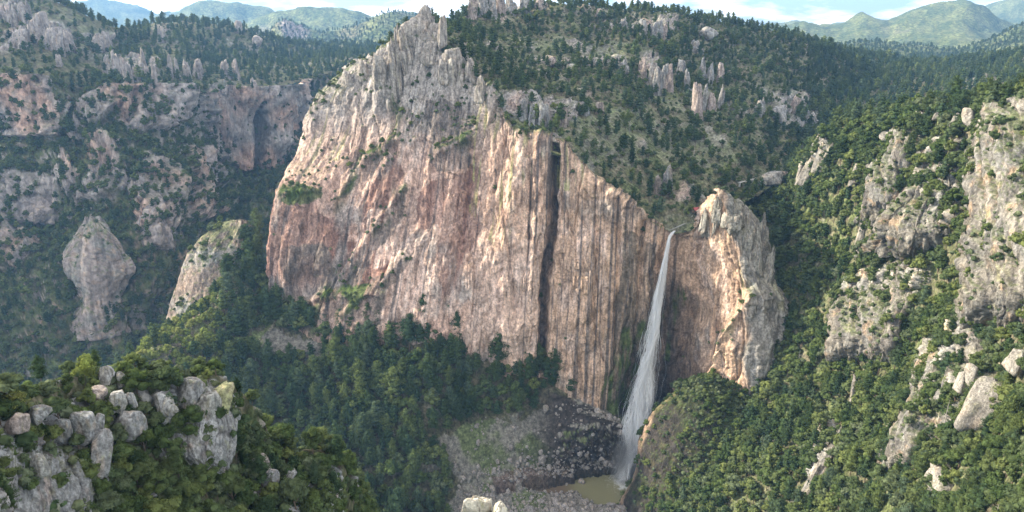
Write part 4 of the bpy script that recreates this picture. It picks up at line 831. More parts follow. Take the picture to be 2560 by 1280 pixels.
# ------------------------------------------------------------------ where the trees stand
TREES = []       # (kind, x, y, z, height scale, rotation, zone)
def scatter(patch, spacing, kinds, size, zone, keep=None, seed=0, margin=60, power=1.0):
    """trees on a terrain mesh, no two nearer than about `spacing`; kinds: [(kind, share)]"""
    D = PATCH[patch]; P = D['P']; rng = np.random.default_rng(seed + 1000)
    p = P.reshape(-1, 3); nr, nc = P.shape[:2]
    i = np.arange(nr * nc).reshape(nr, nc); T = np.concatenate([np.stack([i[:-1, :-1], i[:-1, 1:], i[1:, 1:]], -1).reshape(-1, 3), np.stack([i[:-1, :-1], i[1:, 1:], i[1:, :-1]], -1).reshape(-1, 3)])
    A, B, C = p[T[:, 0]], p[T[:, 1]], p[T[:, 2]]
    nrm = np.cross(B - A, C - A); area = np.abs(nrm[:, 2]) / 2 + .18 * np.linalg.norm(nrm, axis=1) / 2     # plan area, a little extra on steep ground
    w = area * (D['veg'][T].mean(1) ** power); tot = w.sum()
    n = int(tot / (spacing ** 2) * 3.0)
    if n < 1: return
    k = rng.choice(len(T), n, p=w / tot); a, b = rng.random(n), rng.random(n); f = a + b > 1; a[f], b[f] = 1 - a[f], 1 - b[f]
    Q = A[k] + (B[k] - A[k]) * a[:, None] + (C[k] - A[k]) * b[:, None]
    u, v, d = PIX(Q); ok = (u > -margin - 120) & (u < 2680 + margin) & (v < 1420) & (v > -140)
    if keep is not None: ok &= keep(Q, u, v)
    Q = Q[ok]; seen = {}; cs = spacing; kk = [q[0] for q in kinds]; pr = np.array([q[1] for q in kinds], float); pr /= pr.sum()
    for q in Q:
        c = (int(q[0] // cs), int(q[1] // cs), int(q[2] // (cs * 1.5))); bad = False
        for dx in (-1, 0, 1):
            for dy in (-1, 0, 1):
                for dz in (-1, 0, 1):
                    for r in seen.get((c[0] + dx, c[1] + dy, c[2] + dz), ()):
                        if (r[0] - q[0]) ** 2 + (r[1] - q[1]) ** 2 + (r[2] - q[2]) ** 2 < cs * cs * .8: bad = True; break
                    if bad: break
                if bad: break
            if bad: break
        if bad: continue
        seen.setdefault(c, []).append(q)
        kd = kk[rng.choice(len(kk), p=pr)]
        TREES.append((kd, q[0], q[1], q[2], size.get(kd, 1.0) * float(np.clip(rng.normal(1, .24), .55, 1.7)), rng.uniform(0, 6.283), zone))
scatter('bowl_ground', 6.8, [('pine', .75), ('oak', .3), ('snag', .02)], dict(pine=1.42, oak=1.7, snag=1.2), 'bowl', seed=1, keep=lambda q, u, v: (u > 560) & ~((u > 1120) & (v > 1185)))
scatter('bowl_ground', 6.0, [('pine', .25), ('sunpainted', .75)], dict(pine=.9, sunpainted=1.25), 'spur', seed=2, keep=lambda q, u, v: u <= 560)
scatter('plateau_hillside', 5.9, [('pine', .42), ('oak', .36), ('shrub', .7), ('snag', .012)], dict(pine=.86, oak=.9, shrub=1.7), 'plateau', seed=3, power=1.3)
scatter('right_canyon_side', 5.0, [('pine', .3), ('oak', .6), ('shrub', .2), ('snag', .006)], dict(pine=.98, oak=1.3, shrub=1.8), 'right', seed=4)
scatter('outcrop_ground', 3.0, [('oak', .9), ('pine', .1)], dict(oak=.72, pine=.5), 'outcrop', seed=77, keep=lambda q, u, v: (v > 1075) & (u > 235))
for nm_ in ('near_left_crag', 'near_middle_crag', 'near_low_crag'): scatter(nm_, 1.9, [('shrub', .8), ('oak', .2)], dict(shrub=.9, oak=.4), 'outcrop', seed=len(nm_) + 50)
for nm_ in RCRAGS: scatter(nm_, 4.5, [('oak', .4), ('shrub', .7)], dict(oak=.75, shrub=1.4), 'right', seed=len(nm_))
scatter('dark_buttress', 3.6, [('oak', .5), ('shrub', .6)], dict(oak=.8, shrub=1.5), 'buttress', seed=5)
scatter('left_canyon_wall', 7.5, [('pine', .25), ('oak', .7), ('shrub', .3)], dict(pine=.95, oak=1.25, shrub=2.0), 'leftwall', seed=6)
scatter('left_hills', 11.0, [('pine', .7), ('oak', .4), ('shrub', .1)], dict(pine=1.05, oak=1.2, shrub=2), 'lefthill', seed=7)
scatter('far_valley_hill', 10.5, [('pine', .85), ('oak', .2)], dict(pine=1.1, oak=1.2), 'valleyhill', seed=8)
scatter('rock_fin', 5, [('oak', .5), ('shrub', .6)], dict(oak=.8, shrub=1.5), 'leftwall', seed=31)
scatter('canyon_tower', 6, [('shrub', 1)], dict(shrub=2.0), 'leftwall', seed=32)
scatter('main_cliff', 4.2, [('shrub', .8), ('oak', .4)], dict(shrub=1.5, oak=.7), 'cliff', seed=9)
scatter('outcrop_ground', 2.2, [('oak', .36), ('shrub', .6), ('pine', .03)], dict(oak=.48, shrub=1.25, pine=.4), 'outcrop', seed=10)
for nm, sp in (('sunlit_foothill', 14), ('rocky_knoll', 17)):
    scatter(nm, sp, [('pine', .8), ('oak', .3)], dict(pine=.95, oak=1.2), 'far', seed=11 + sp, margin=0)
print('trees', len(TREES))

# ------------------------------------------------------------------ the rest of the forest as one mass for each kind (instances on points)
def instancer(name, rows, coll, label):
    P = np.array([r[0] for r in rows], np.float32)
    me = bpy.data.meshes.new(name); me.vertices.add(len(P)); me.vertices.foreach_set('co', P.ravel())
    for nm, typ, key, data in (('form', 'INT', 'value', np.array([r[1] for r in rows], np.int32)), ('turn', 'FLOAT', 'value', np.array([r[2] for r in rows], np.float32)), ('size', 'FLOAT_VECTOR', 'vector', np.array([r[3] for r in rows], np.float32).ravel())):
        me.attributes.new(nm, typ, 'POINT').data.foreach_set(key, data)
    o = link(name, me); tag(o, label, kind='stuff')
    ng = bpy.data.node_groups.new(name, 'GeometryNodeTree'); nn, ll = ng.nodes, ng.links
    ng.interface.new_socket('Geometry', in_out='INPUT', socket_type='NodeSocketGeometry'); ng.interface.new_socket('Geometry', in_out='OUTPUT', socket_type='NodeSocketGeometry')
    gi, go = nn.new('NodeGroupInput'), nn.new('NodeGroupOutput'); ci = nn.new('GeometryNodeCollectionInfo'); ip = nn.new('GeometryNodeInstanceOnPoints')
    ci.inputs['Collection'].default_value = coll; ci.inputs['Separate Children'].default_value = True; ci.inputs['Reset Children'].default_value = True
    def at(nm, typ): a = nn.new('GeometryNodeInputNamedAttribute'); a.data_type = typ; a.inputs['Name'].default_value = nm; return a.outputs['Attribute']
    cx = nn.new('ShaderNodeCombineXYZ'); ll.new(at('turn', 'FLOAT'), cx.inputs[2])
    ip.inputs['Pick Instance'].default_value = True
    ll.new(gi.outputs[0], ip.inputs['Points']); ll.new(ci.outputs[0], ip.inputs['Instance']); ll.new(at('form', 'INT'), ip.inputs['Instance Index'])
    ll.new(cx.outputs[0], ip.inputs['Rotation']); ll.new(at('size', 'FLOAT_VECTOR'), ip.inputs['Scale']); ll.new(ip.outputs[0], go.inputs[0])
    mod = o.modifiers.new('instances', 'NODES'); mod.node_group = ng
    return o
rngT = np.random.default_rng(99)
BASEH = dict(sunpainted=8., pine=15., oak=8., shrub=2., snag=13.)
TP = np.array([t[1:4] for t in TREES]); tu, tv, td = PIX(TP)
px = np.array([BASEH[t[0]] * t[4] for t in TREES]) * FPX / td            # height in photo pixels
# what hides what: nearest terrain depth on a coarse pixel grid
ZB = np.full((160, 320), 1e9)
for D in PATCH.values():
    q = D['P'].reshape(-1, 3); a, b, d = PIX(q); ok = (q[:, 1] > 5) & (a >= 0) & (a < 2560) & (b >= 0) & (b < 1280)
    np.minimum.at(ZB, ((b[ok] / 8).astype(int), (a[ok] / 8).astype(int)), d[ok])
inside = (tu > 4) & (tu < 2556) & (tv - px * .5 > 2) & (tv - px * .6 < 1276)
yy, xx = np.clip(((tv - px * .75) / 8).astype(int), 0, 159), np.clip((tu / 8).astype(int), 0, 319)
visible = inside & (ZB[yy, xx] > td - 9)
single = np.zeros(len(TREES), bool)
for kd in ('pine', 'oak', 'sunpainted', 'shrub', 'snag'):
    idx = [i for i in range(len(TREES)) if TREES[i][0] == kd and visible[i]]
    idx.sort(key=lambda i: -px[i]); single[idx[:dict(pine=300, oak=300, sunpainted=200, shrub=200, snag=60)[kd]]] = True
ZONE_LABEL = {
 ('pine', 'bowl'): ('tall pine in the dark forest bowl', 'pines in the forest bowl'), ('oak', 'bowl'): ('round leafy tree in the dark forest bowl', 'leafy trees in the forest bowl'),
 ('pine', 'spur'): ('sunlit pine on the grassy spur left of the great cliff', 'pines on the sunlit spur'), ('sunpainted', 'spur'): ('tree with sunlight painted into its leaves, on the spur left of the great cliff', 'trees with sun-painted leaves on the spur'), ('oak', 'spur'): ('sunlit leafy tree on the spur left of the great cliff', 'leafy trees on the sunlit spur'),
 ('pine', 'plateau'): ('pine on the hillside above the rim of the great cliff', 'pines above the cliff rim'), ('oak', 'plateau'): ('leafy tree on the hillside above the rim of the great cliff', 'leafy trees above the cliff rim'), ('shrub', 'plateau'): ('shrub on the stony hillside above the great cliff', 'shrubs above the cliff rim'),
 ('pine', 'right'): ('pine on the steep rocky slope right of the waterfall', 'pines on the right slope'), ('oak', 'right'): ('leafy oak on the steep rocky slope right of the waterfall', 'oaks on the right slope'), ('shrub', 'right'): ('shrub on the steep rocky slope right of the waterfall', 'shrubs on the right slope'),
 ('oak', 'buttress'): ('leafy tree clinging to the dark buttress beside the plunge pool', 'trees on the dark buttress'), ('shrub', 'buttress'): ('shrub clinging to the dark buttress beside the plunge pool', 'shrubs on the dark buttress'),
 ('shrub', 'cliff'): ('shrub growing from a ledge of the great cliff', 'shrubs on the cliff ledges'), ('oak', 'cliff'): ('stunted tree growing from a ledge of the great cliff', 'stunted trees on the cliff ledges'),
 ('oak', 'outcrop'): ('small leafy oak between boulders of the near left outcrop', 'oaks on the near outcrop'), ('shrub', 'outcrop'): ('shrub between boulders of the near left outcrop', 'shrubs on the near outcrop'), ('pine', 'outcrop'): ('small pine between boulders of the near left outcrop', 'small pines on the near outcrop')}
for z_, w_ in (('plateau', 'on the hillside above the great cliff'), ('right', 'on the right slope'), ('bowl', 'in the forest bowl')): ZONE_LABEL[('snag', z_)] = ('bare grey dead tree standing ' + w_, 'dead trees ' + w_)
NAMES = dict(sunpainted='broadleaf_tree', pine='pine_tree', oak='oak_tree', shrub='shrub', snag='dead_tree'); CATS = dict(sunpainted='tree', pine='pine tree', oak='tree', shrub='shrub', snag='dead tree')
def plant(kd, form, loc, sc, rz, label, group):
    e = SHAPES[form]; r = link(NAMES[kd], None); r.location = loc; r.rotation_euler = (0, 0, rz); r.scale = sc; tag(r, label, CATS[kd], group)
    link('trunk', e['trunk'], r)
    if e['crown'] is not None: link('crown', e['crown'], r)
    return r
def place_of(zone, u, v):
    if zone == 'bowl': return ', at the foot of the wall' if v < 935 else ', in its middle' if v < 1085 else ', at its near lower edge'
    if zone == 'right': return ', near the crest' if v < 450 else ', in the middle' if v < 800 else ', low down towards the pool' if u < 2050 else ', bottom centre right' if u < 2300 else ', lower right corner'
    if zone == 'outcrop': return ', left end' if u < 230 else ', middle' if u < 520 else ', right end'
    if zone == 'spur': return ', by the cliff corner' if v < 760 else ', along the lower crest'
    return ''
mass = {}
for i, (kd, x, y, z, s, rz, zone) in enumerate(TREES):
    hi = 1 if (px[i] > 62 and NFORM[kd][1]) else 0
    form = (kd, hi, int(rngT.integers(NFORM[kd][hi]))); w = float(rngT.uniform(.85, 1.15)); sc = (s * w, s * w, s * float(rngT.uniform(.9, 1.12)))
    if single[i] and (kd, zone) in ZONE_LABEL: plant(kd, form, (x, y, z - .15 * s), sc, rz, ZONE_LABEL[(kd, zone)][0] + place_of(zone, tu[i], tv[i]), ZONE_LABEL[(kd, zone)][1] + place_of(zone, tu[i], tv[i]))
    else: mass.setdefault(kd, []).append(((x, y, z - .15 * s), LIBIDX[form], rz, sc))
for kd, nm, lb in (('pine', 'pine_forest', 'pine forest covering the slopes and hills'), ('oak', 'oak_woodland', 'leafy woodland covering the canyon slopes'), ('sunpainted', 'sun_painted_woodland', 'trees with sun-painted leaves beyond the crest of the spur'), ('shrub', 'scrub', 'low scrub on the stony slopes and ledges'), ('snag', 'dead_trees_far', 'bare dead trunks scattered through the far forest')):
    if mass.get(kd): instancer(nm, mass[kd], LIB, lb)

def special(kd, k, u, vbase, hpx, patch, label, wide=1.0, lean=0.):
    D = PATCH[patch]; a, b, d = PIX(D['P'].reshape(-1, 3)); j = np.argmin(np.hypot(a - u, b - vbase)); Y = D['P'].reshape(-1, 3)[j][1]
    x, y, z = W(u, vbase, Y); s_ = hpx * math.hypot(Y, CAMZ - z) / FPX * 1.12 / BASEH[kd]
    o = plant(kd, k if isinstance(k, tuple) else (kd, 1 if kd != 'snag' else 0, k), (x, y, z - .3), (s_ * wide, s_ * wide, s_), u * .01, label, 'marked trees of the near outcrop'); o.rotation_euler[1] = lean; return o
special('oak', ('sunpainted', 1, 0), 220, 1005, 112, 'outcrop_ground', 'tall bright green tree standing on the crest of the near outcrop', .8)
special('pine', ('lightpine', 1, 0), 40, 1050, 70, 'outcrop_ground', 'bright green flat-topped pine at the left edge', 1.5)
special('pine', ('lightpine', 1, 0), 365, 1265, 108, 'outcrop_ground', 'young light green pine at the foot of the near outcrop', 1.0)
special('oak', 1, 420, 985, 72, 'outcrop_ground', 'broad olive tree on the crest right of the tall bright one', 1.3)
special('oak', 2, 345, 985, 60, 'outcrop_ground', 'low olive tree between the two larger crest trees', 1.2)
special('snag', 0, 262, 1010, 80, 'outcrop_ground', 'leaning dead trunk below the tall bright crest tree', .7, -.6)
special('pine', 2, 30, 1275, 70, 'outcrop_ground', 'small pine in front of the slabs at the lower left corner', 1.2)
special('oak', 0, 770, 1180, 60, 'outcrop_ground', 'dense olive tree on the low right end of the near outcrop', 1.3)

# ------------------------------------------------------------------ boulders and pinnacles
def ico(level):
    bm = bmesh.new(); bmesh.ops.create_icosphere(bm, subdivisions=level, radius=1)
    V = np.array([v.co[:] for v in bm.verts]); F = np.array([[v.index for v in f.verts] for f in bm.faces]); bm.free()
    return V / np.linalg.norm(V, axis=1)[:, None], F
ICO = {k: ico(k) for k in (2, 3, 4, 5)}
def block_dirs(D, rng, kind):
    """radius of a jointed block in each direction: six jittered faces and a few cut corners"""
    m = np.concatenate([np.eye(3), -np.eye(3)]) + rng.normal(0, .24, (6, 3)); d = np.array([1.] * 6) * rng.uniform(.86, 1.06, 6); e = 44
    if kind == 'tower':
        m[:2, 2] += .26; m[3:5, 2] += .26; m[2, :2] += rng.normal(0, .35, 2)
    if kind == 'round': m = rng.normal(size=(16, 3)); d = rng.uniform(.86, 1.0, 16); e = 7
    k = 7 if kind != 'round' else 3
    x = rng.normal(size=(k, 3)); x[:, 2] = np.abs(x[:, 2]) * (1.0 if kind != 'tower' else .8); x /= np.linalg.norm(x, axis=1)[:, None]
    m = np.concatenate([m / np.linalg.norm(m, axis=1)[:, None], x]); d = np.concatenate([d, rng.uniform(.9, 1.18, k)])
    q = np.maximum(D @ m.T, 1e-3) / d
    return 1 / (np.sum(q ** e, axis=1) ** (1 / e))
def rock_geo(seed, level, kind='boulder', tint=None):
    """rocks with the base at z = 0, about 1 x 1 x 1: boulder, slab, tower (single blocks) or crag (jointed pile of blocks)"""
    rng = np.random.default_rng(seed); parts = []
    if kind == 'crag':
        nb = 6; lv = min(level, 4)
        for k in range(nb):
            t = k / (nb - 1); ht = rng.uniform(.72, 1.0) * (1 - .75 * abs(t - .5 + rng.normal(0, .1)))
            parts.append(((t - .5) * .62 + rng.normal(0, .04), rng.normal(0, .10) + .08, 0, rng.uniform(.22, .34), rng.uniform(.26, .4), max(ht, .42), rng.uniform(-.5, .5), rng.normal(0, .06), 'tower' if k % 2 else 'slab'))
        for k in range(5): parts.append((rng.uniform(-.36, .36), -.22 + rng.normal(0, .08), 0, rng.uniform(.16, .26), rng.uniform(.16, .26), rng.uniform(.25, .6), rng.uniform(-.8, .8), rng.normal(0, .1), 'slab'))
    else: lv = level; parts.append((0, 0, 0, .5, .5, 1, rng.uniform(-.4, .4), 0, {'boulder': 'round' if seed % 4 == 0 else 'slab'}.get(kind, kind)))
    PV, PF, PC, off = [], [], [], 0
    for (x, y, z, w, dd, h, rz, sh, kd) in parts:
        D, F = ICO[lv]; p = D * block_dirs(D, rng, kd)[:, None]; o = rng.uniform(0, 60, 3)
        if kd == 'tower' and level >= 4:
            an = p[:, 0] * 1.6 + p[:, 1] * 1.6; f1, e1, c1 = cell2(an * 1.5 + o[0] + .5 * fbm(p * 1.5 + o, 2, 5), p[:, 2] * .55 + o[1], seed % 17)
            p[:, :2] *= (1 - .16 * np.exp(-(e1 / .07) ** 2) + .22 * (c1[:, 0] - .5))[:, None]; p[:, 2] += .4 * (c1[:, 1] - .5) * sstep(.1, .8, p[:, 2])
        if level >= 4:
            f1, e1, c1 = cell2((p[:, 0] - p[:, 1]) * 1.1 + o[0] + .5 * fbm(p * 1.2 + o, 2, 9), p[:, 2] * .8 + p[:, 0] * .5 + o[2], seed % 13); crk = np.exp(-(e1 / .06) ** 2)
            p *= (1 - .07 * crk + .09 * (c1[:, 0] - .5))[:, None]
        else: crk = 0
        p += D * (fbm(p * 1.4 + o, 4, 3) * .08 + fbm(p * 5 + o, 3, 4) * .04)[:, None]
        c = np.tile(np.array(tint if tint is not None else (.33, .32, .30)), (len(p), 1)) * rng.uniform(.85, 1.1)
        c = mixc(c, np.array((.44, .34, .26)), sstep(.12, .5, fbm(p * 1.1 + o, 3, 6)) * .6); c = mixc(c, LICHEN * .8, sstep(.25, .55, fbm(p * 1.8 + o, 3, 7)) * .4); c = mixc(c, DARK * 1.6, sstep(.2, .6, fbm(p * np.array((3, 3, .8)) + o, 3, 8)) * .55)
        if level >= 4: c = mixc(c, DARK, crk * .6)
        p[:, 2] = (p[:, 2] + .8) / 1.8; p = p * np.array((w, dd, h)); p[:, 0] += sh * p[:, 2]
        cs, sn = math.cos(rz), math.sin(rz); p = np.stack([p[:, 0] * cs - p[:, 1] * sn + x, p[:, 0] * sn + p[:, 1] * cs + y, p[:, 2] + z], 1)
        PV.append(p); PF.append(F + off); PC.append(c); off += len(p)
    p = np.concatenate(PV); p[:, :2] /= np.abs(p[:, :2]).max() * 2; p[:, 2] /= p[:, 2].max()
    return p, np.concatenate(PF), np.concatenate(PC)
ROCKS = {}
def rock_mesh(kind, k, level, tint, mat=M_ROCK):
    key = (kind, k, level, tint, mat.name)
    if key not in ROCKS:
        p, F, c = rock_geo(700 + k * 13 + len(kind), level, kind, tint); ROCKS[key] = mesh_from('rock_form', p, F, mat, c)
    return ROCKS[key]
def near_vertex(patch, u, v):
    D = PATCH[patch]
    if 'uv' not in D: a, b, d = PIX(D['P'].reshape(-1, 3)); D['uv'] = (a, b, d)
    a, b, d = D['uv']; dist = np.hypot(a - u, b - v); j = np.where(dist < max(dist.min() * 1.5, 12))[0]
    return D['P'].reshape(-1, 3)[j[np.argmin(d[j])]]
rr = np.random.default_rng(55)
def put_rock(name, patch, u, v, w, h, kind, label, group, cat='rock', tint=(.37, .36, .34), level=3, sink=.22, dep=.8, tilt=0., mat=None, grow=1.12, back=0.):
    """a rock whose outline is centred at pixel (u, v) and w x h pixels, standing on the patch below it"""
    q = near_vertex(patch, u, v + h * .5); Y = q[1] - 1.0; x, y, z = W(u, v + h * .5, Y); k = math.hypot(Y, CAMZ - z) / FPX * .97
    ww, hh = w * k * grow, h * k * 1.06 / (1 - sink)
    o = link(name, rock_mesh(kind, int(rr.integers(9)), level, tint, mat or (M_ROCK if Y < 320 else M_CLIFF)))
    o.location = (x, y + ww * dep * .25, z - hh * sink); o.scale = (ww, ww * dep, hh); o.rotation_euler = (-back + rr.normal(0, .06), tilt + rr.normal(0, .05), rr.uniform(-.5, .5) if back == 0 else rr.uniform(-.7, -.2))
    return tag(o, label, cat, group)
GREYT, PINKT, WARMT = (.35, .34, .325), (.40, .32, .28), (.30, .275, .24)
# near outcrop
OCB = [(31, 1057, 49, 36, 'boulder', 'rounded grey boulder at the left edge of the near outcrop'), (92, 1031, 39, 25, 'boulder', 'low domed grey boulder behind shrubs on the near outcrop crest'), (20, 1092, 52, 84, 'slab', 'pale upright slab at the far left edge of the near outcrop'),
 (42, 1095, 30, 56, 'slab', None), (203, 1052, 58, 58, 'boulder', 'largest round grey boulder, perched on the near outcrop crest'), (151, 1067, 38, 36, 'boulder', None), (13, 1152, 40, 50, 'slab', None), (16, 1185, 44, 50, 'slab', None), (79, 1195, 38, 66, 'slab', None),
 (125, 1218, 68, 110, 'slab', 'broad grey slab with a yellow lichen patch, lower left outcrop'), (186, 1215, 60, 128, 'slab', 'tall narrow grey slab beside the broad lichen slab, lower left'), (98, 1158, 34, 40, 'boulder', None), (171, 1128, 50, 46, 'slab', None), (230, 1116, 46, 84, 'slab', 'ribbed pinkish slab right of the tall grey slab'),
 (259, 1103, 24, 74, 'slab', None), (226, 1172, 28, 38, 'slab', None), (305, 1053, 52, 52, 'slab', 'flat-faced pale slab below the crest trees of the near outcrop'), (327, 1057, 24, 46, 'slab', None), (282, 994, 36, 30, 'boulder', None), (298, 1004, 26, 26, 'boulder', None), (328, 994, 22, 32, 'boulder', None), (236, 988, 46, 30, 'boulder', None),
 (259, 934, 24, 30, 'boulder', None), (302, 942, 24, 20, 'boulder', None), (410, 1004, 40, 46, 'boulder', None), (471, 970, 44, 42, 'boulder', 'pale wedge-shaped boulder on the crest left of the lichened one'), (539, 992, 48, 56, 'boulder', 'lichen-yellow boulder crowning the right end of the near outcrop'), (510, 1012, 56, 56, 'boulder', 'big flat grey boulder left of the lichen-yellow one'),
 (449, 1051, 36, 80, 'slab', 'greenish grey standing slab in the middle of the near outcrop'), (483, 1066, 30, 62, 'slab', 'reddish standing slab right of the greenish slab'), (412, 1012, 30, 36, 'boulder', None), (433, 1020, 18, 16, 'boulder', None), (540, 1037, 30, 56, 'slab', None), (491, 1132, 26, 36, 'boulder', None), (504, 1197, 30, 46, 'slab', None),
 (640, 1158, 38, 32, 'slab', None), (667, 1190, 30, 30, 'slab', None), (720, 1190, 28, 22, 'boulder', None), (560, 1066, 18, 42, 'slab', None), (60, 1240, 40, 60, 'slab', None), (240, 1050, 24, 30, 'boulder', None), (590, 1090, 26, 40, 'slab', None), (700, 1245, 40, 44, 'slab', None), (760, 1250, 40, 46, 'slab', None), (815, 1250, 34, 60, 'slab', None)]
for i, (u, v, w, h, kd, lb) in enumerate(OCB):
    if kd == 'slab' and not (lb and ('ribbed' in lb or 'pale slab' in lb or 'flat-faced' in lb)) and not (590 < u < 690): continue
    if u < 60 and kd == 'slab': continue
    t = ((.33, .325, .315), (.29, .285, .275), (.36, .345, .32), (.31, .30, .27))[i % 4] if i % 7 else (.36, .30, .27)
    if lb and 'yellow' in lb and 'crown' in lb: t = (.42, .41, .22)
    if lb and 'reddish' in lb: t = (.36, .24, .21)
    if kd == 'slab': v, h = v + h * .08, h * .84
    put_rock('boulder', 'outcrop_ground', u, v, w, h, kd, lb or 'grey angular rock wedged into the near left outcrop', 'rocks of the near left outcrop', tint=t, level=4, sink=.3, tilt=rr.normal(0, .1), grow=1.6 if kd == 'slab' else 1.35, dep=1.0, back=.25 if kd == 'slab' else 0)
# the boulder right under the viewpoint
for (u, v, w, h, Y, lb) in ((1198, 1262, 104, 78, 27, 'pale speckled boulder at the bottom edge below the viewpoint'), (1248, 1274, 50, 50, 26.2, 'small pale boulder touching the larger one at the bottom edge')):
    x, y, z = W(u, v + h * .5, Y); k = Y * 1.25 / FPX; o = link('boulder', rock_mesh('boulder', 3 if w > 60 else 5, 5, (.47, .43, .35)))
    o.scale = (w * k * 1.1, w * k, h * k * 2.2); o.location = (x, y, z - h * k * 1.15); tag(o, lb, 'rock', 'pale boulders below the viewpoint')
kn = [W(1205, 1330, 28), W(1120, 1420, 27), W(1290, 1420, 27)]
# right slope
RSB = [(2385, 352, 26, 30, 'slab', 'block balanced on top of the leaning crag, upper right slope', .5), 
 (2425, 860, 60, 70, 'boulder', 'orange-stained boulder on top of the grey dome, lower right slope', .1), (2345, 952, 40, 46, 'boulder', 'upright oval boulder below the big grey dome', 0), (2321, 968, 22, 26, 'boulder', None, 0), (2432, 932, 30, 34, 'boulder', None, 0), (2462, 990, 62, 74, 'boulder', 'broad pale boulder right of the oval one', .1),
 (2405, 950, 24, 34, 'boulder', None, 0), (2550, 896, 44, 40, 'boulder', 'grey boulder cut by the right edge', 0), (2060, 1130, 56, 130, 'slab', 'lone steep pink slab in the woods, lower centre right', .3), (2345, 1200, 58, 66, 'boulder', 'small pale crag near the bottom right corner', .1), (2200, 872, 18, 42, 'tower', 'thin yellow-lichened spire among trees on the right slope', .1), (2135, 965, 14, 50, 'tower', None, .1),
 (2440, 542, 24, 22, 'boulder', 'white round boulder in the dark gully of the right slope', 0), (2020, 400, 30, 60, 'tower', None, .2), (2050, 370, 30, 70, 'tower', None, .2), (2080, 345, 26, 50, 'tower', None, .2), (2000, 425, 20, 36, 'tower', None, .1), (2300, 290, 20, 24, 'boulder', None, 0), (2430, 285, 26, 30, 'boulder', None, 0), (2398, 290, 24, 26, 'boulder', None, 0), (2345, 285, 16, 16, 'boulder', None, 0), (2150, 560, 24, 60, 'slab', None, .2), (2140, 425, 20, 34, 'boulder', None, 0), ]
for u, v, w, h, kd, lb, tl in RSB:
    kd = 'crag' if (w > 44 and kd != 'boulder') else kd
    put_rock('rock_outcrop', 'right_canyon_side', u, v, w, h, kd, lb or 'pale crag standing out of the trees on the right slope', 'crags on the right slope', tint=WARMT, level=4 if w > 30 else 3, tilt=tl + (.12 if w > 30 else 0), dep=.9, sink=.26, grow=1.55 if w > 30 else 1.35, back=.42 if h > w else .2)
# plateau pinnacles, summit rocks
PLB = [(1605, 165, 26, 38), (1630, 185, 16, 50), (1642, 195, 24, 66), (1672, 192, 30, 56), (1660, 180, 18, 40), (1720, 195, 20, 40), (1745, 250, 30, 78), (1760, 236, 16, 50), (1800, 236, 14, 46), (1782, 252, 24, 36), (1755, 168, 20, 46), (1775, 178, 20, 40), (1803, 178, 20, 38), (1702, 165, 20, 30), (1645, 72, 30, 38), (1662, 76, 18, 30), (1610, 66, 22, 30), (1672, 440, 36, 54), (1646, 455, 24, 40), (1745, 112, 30, 24), (1770, 80, 34, 22),
       (1180, 14, 30, 44), (1205, 8, 24, 40), (1228, 8, 26, 36), (1252, 6, 26, 34), (1278, 6, 26, 34), (1310, 8, 24, 28), (1350, 10, 24, 24), (1900, 262, 30, 34), (1945, 280, 34, 30), (1990, 255, 26, 30), (2035, 300, 40, 44), (1930, 442, 40, 24), (1958, 438, 30, 18), (1335, 275, 26, 50), (1362, 285, 30, 52), (1408, 285, 26, 40), (1310, 265, 22, 30), (2000, 310, 26, 34), (1500, 35, 24, 22), (1560, 55, 26, 22), (1430, 170, 20, 18), (1380, 150, 24, 16), (1560, 160, 24, 20), (1460, 265, 20, 20), (1500, 265, 24, 20)]
for i, (u, v, w, h) in enumerate(PLB):
    put_rock('rock_pinnacle', 'plateau_hillside', u, v, w, h, 'crag' if i % 3 == 1 and w > 22 else 'tower' if h > w * 1.1 else 'boulder', 'pale rock column standing among trees above the great cliff', 'rock columns above the great cliff', tint=(.36, .295, .26) if i % 3 == 0 else (.31, .30, .285), level=4, grow=1.5, sink=.3)
SMB = [(1056, 50, 92, 62, 'rounded summit tower on the top of the great cliff'), (1104, 62, 34, 40, None), (984, 135, 44, 110, 'orange-streaked pillar below the summit tower of the great cliff'), (1010, 100, 50, 70, None), (950, 170, 40, 70, None), (1072, 118, 46, 40, None), (1130, 145, 74, 66, 'broad lichened block on the rim right of the summit tower'), (905, 168, 40, 36, None), (868, 186, 30, 26, None), (1176, 166, 40, 36, None), (1205, 208, 30, 36, None)]
for u, v, w, h, lb in SMB:
    put_rock('rock_pinnacle', 'main_cliff', u, v, w, h, 'crag' if w > 42 else 'tower', lb or 'grey rock knob on the summit rim of the great cliff', 'summit rocks of the great cliff', tint=(.36, .32, .28), level=4, grow=1.3, sink=.35)
LHB = [(265, 156, 18, 34), (290, 152, 24, 46), (308, 175, 18, 44), (322, 180, 16, 38), (340, 178, 14, 30), (352, 180, 12, 30), (366, 178, 14, 32), (384, 186, 14, 46), (360, 142, 12, 44), (425, 156, 14, 38), (466, 166, 18, 34), (492, 166, 28, 34), (566, 168, 20, 34), (588, 168, 20, 36), (145, 146, 14, 18), (636, 214, 24, 38), (92, 66, 50, 60), (125, 88, 36, 56), (150, 92, 26, 44), (60, 24, 30, 40), (22, 36, 30, 40), (172, 96, 20, 36), (40, 86, 40, 40), (240, 100, 26, 30), (265, 98, 22, 34), (400, 82, 24, 28), (640, 100, 20, 20), (595, 62, 18, 18), (440, 162, 12, 34), (278, 175, 14, 30)]
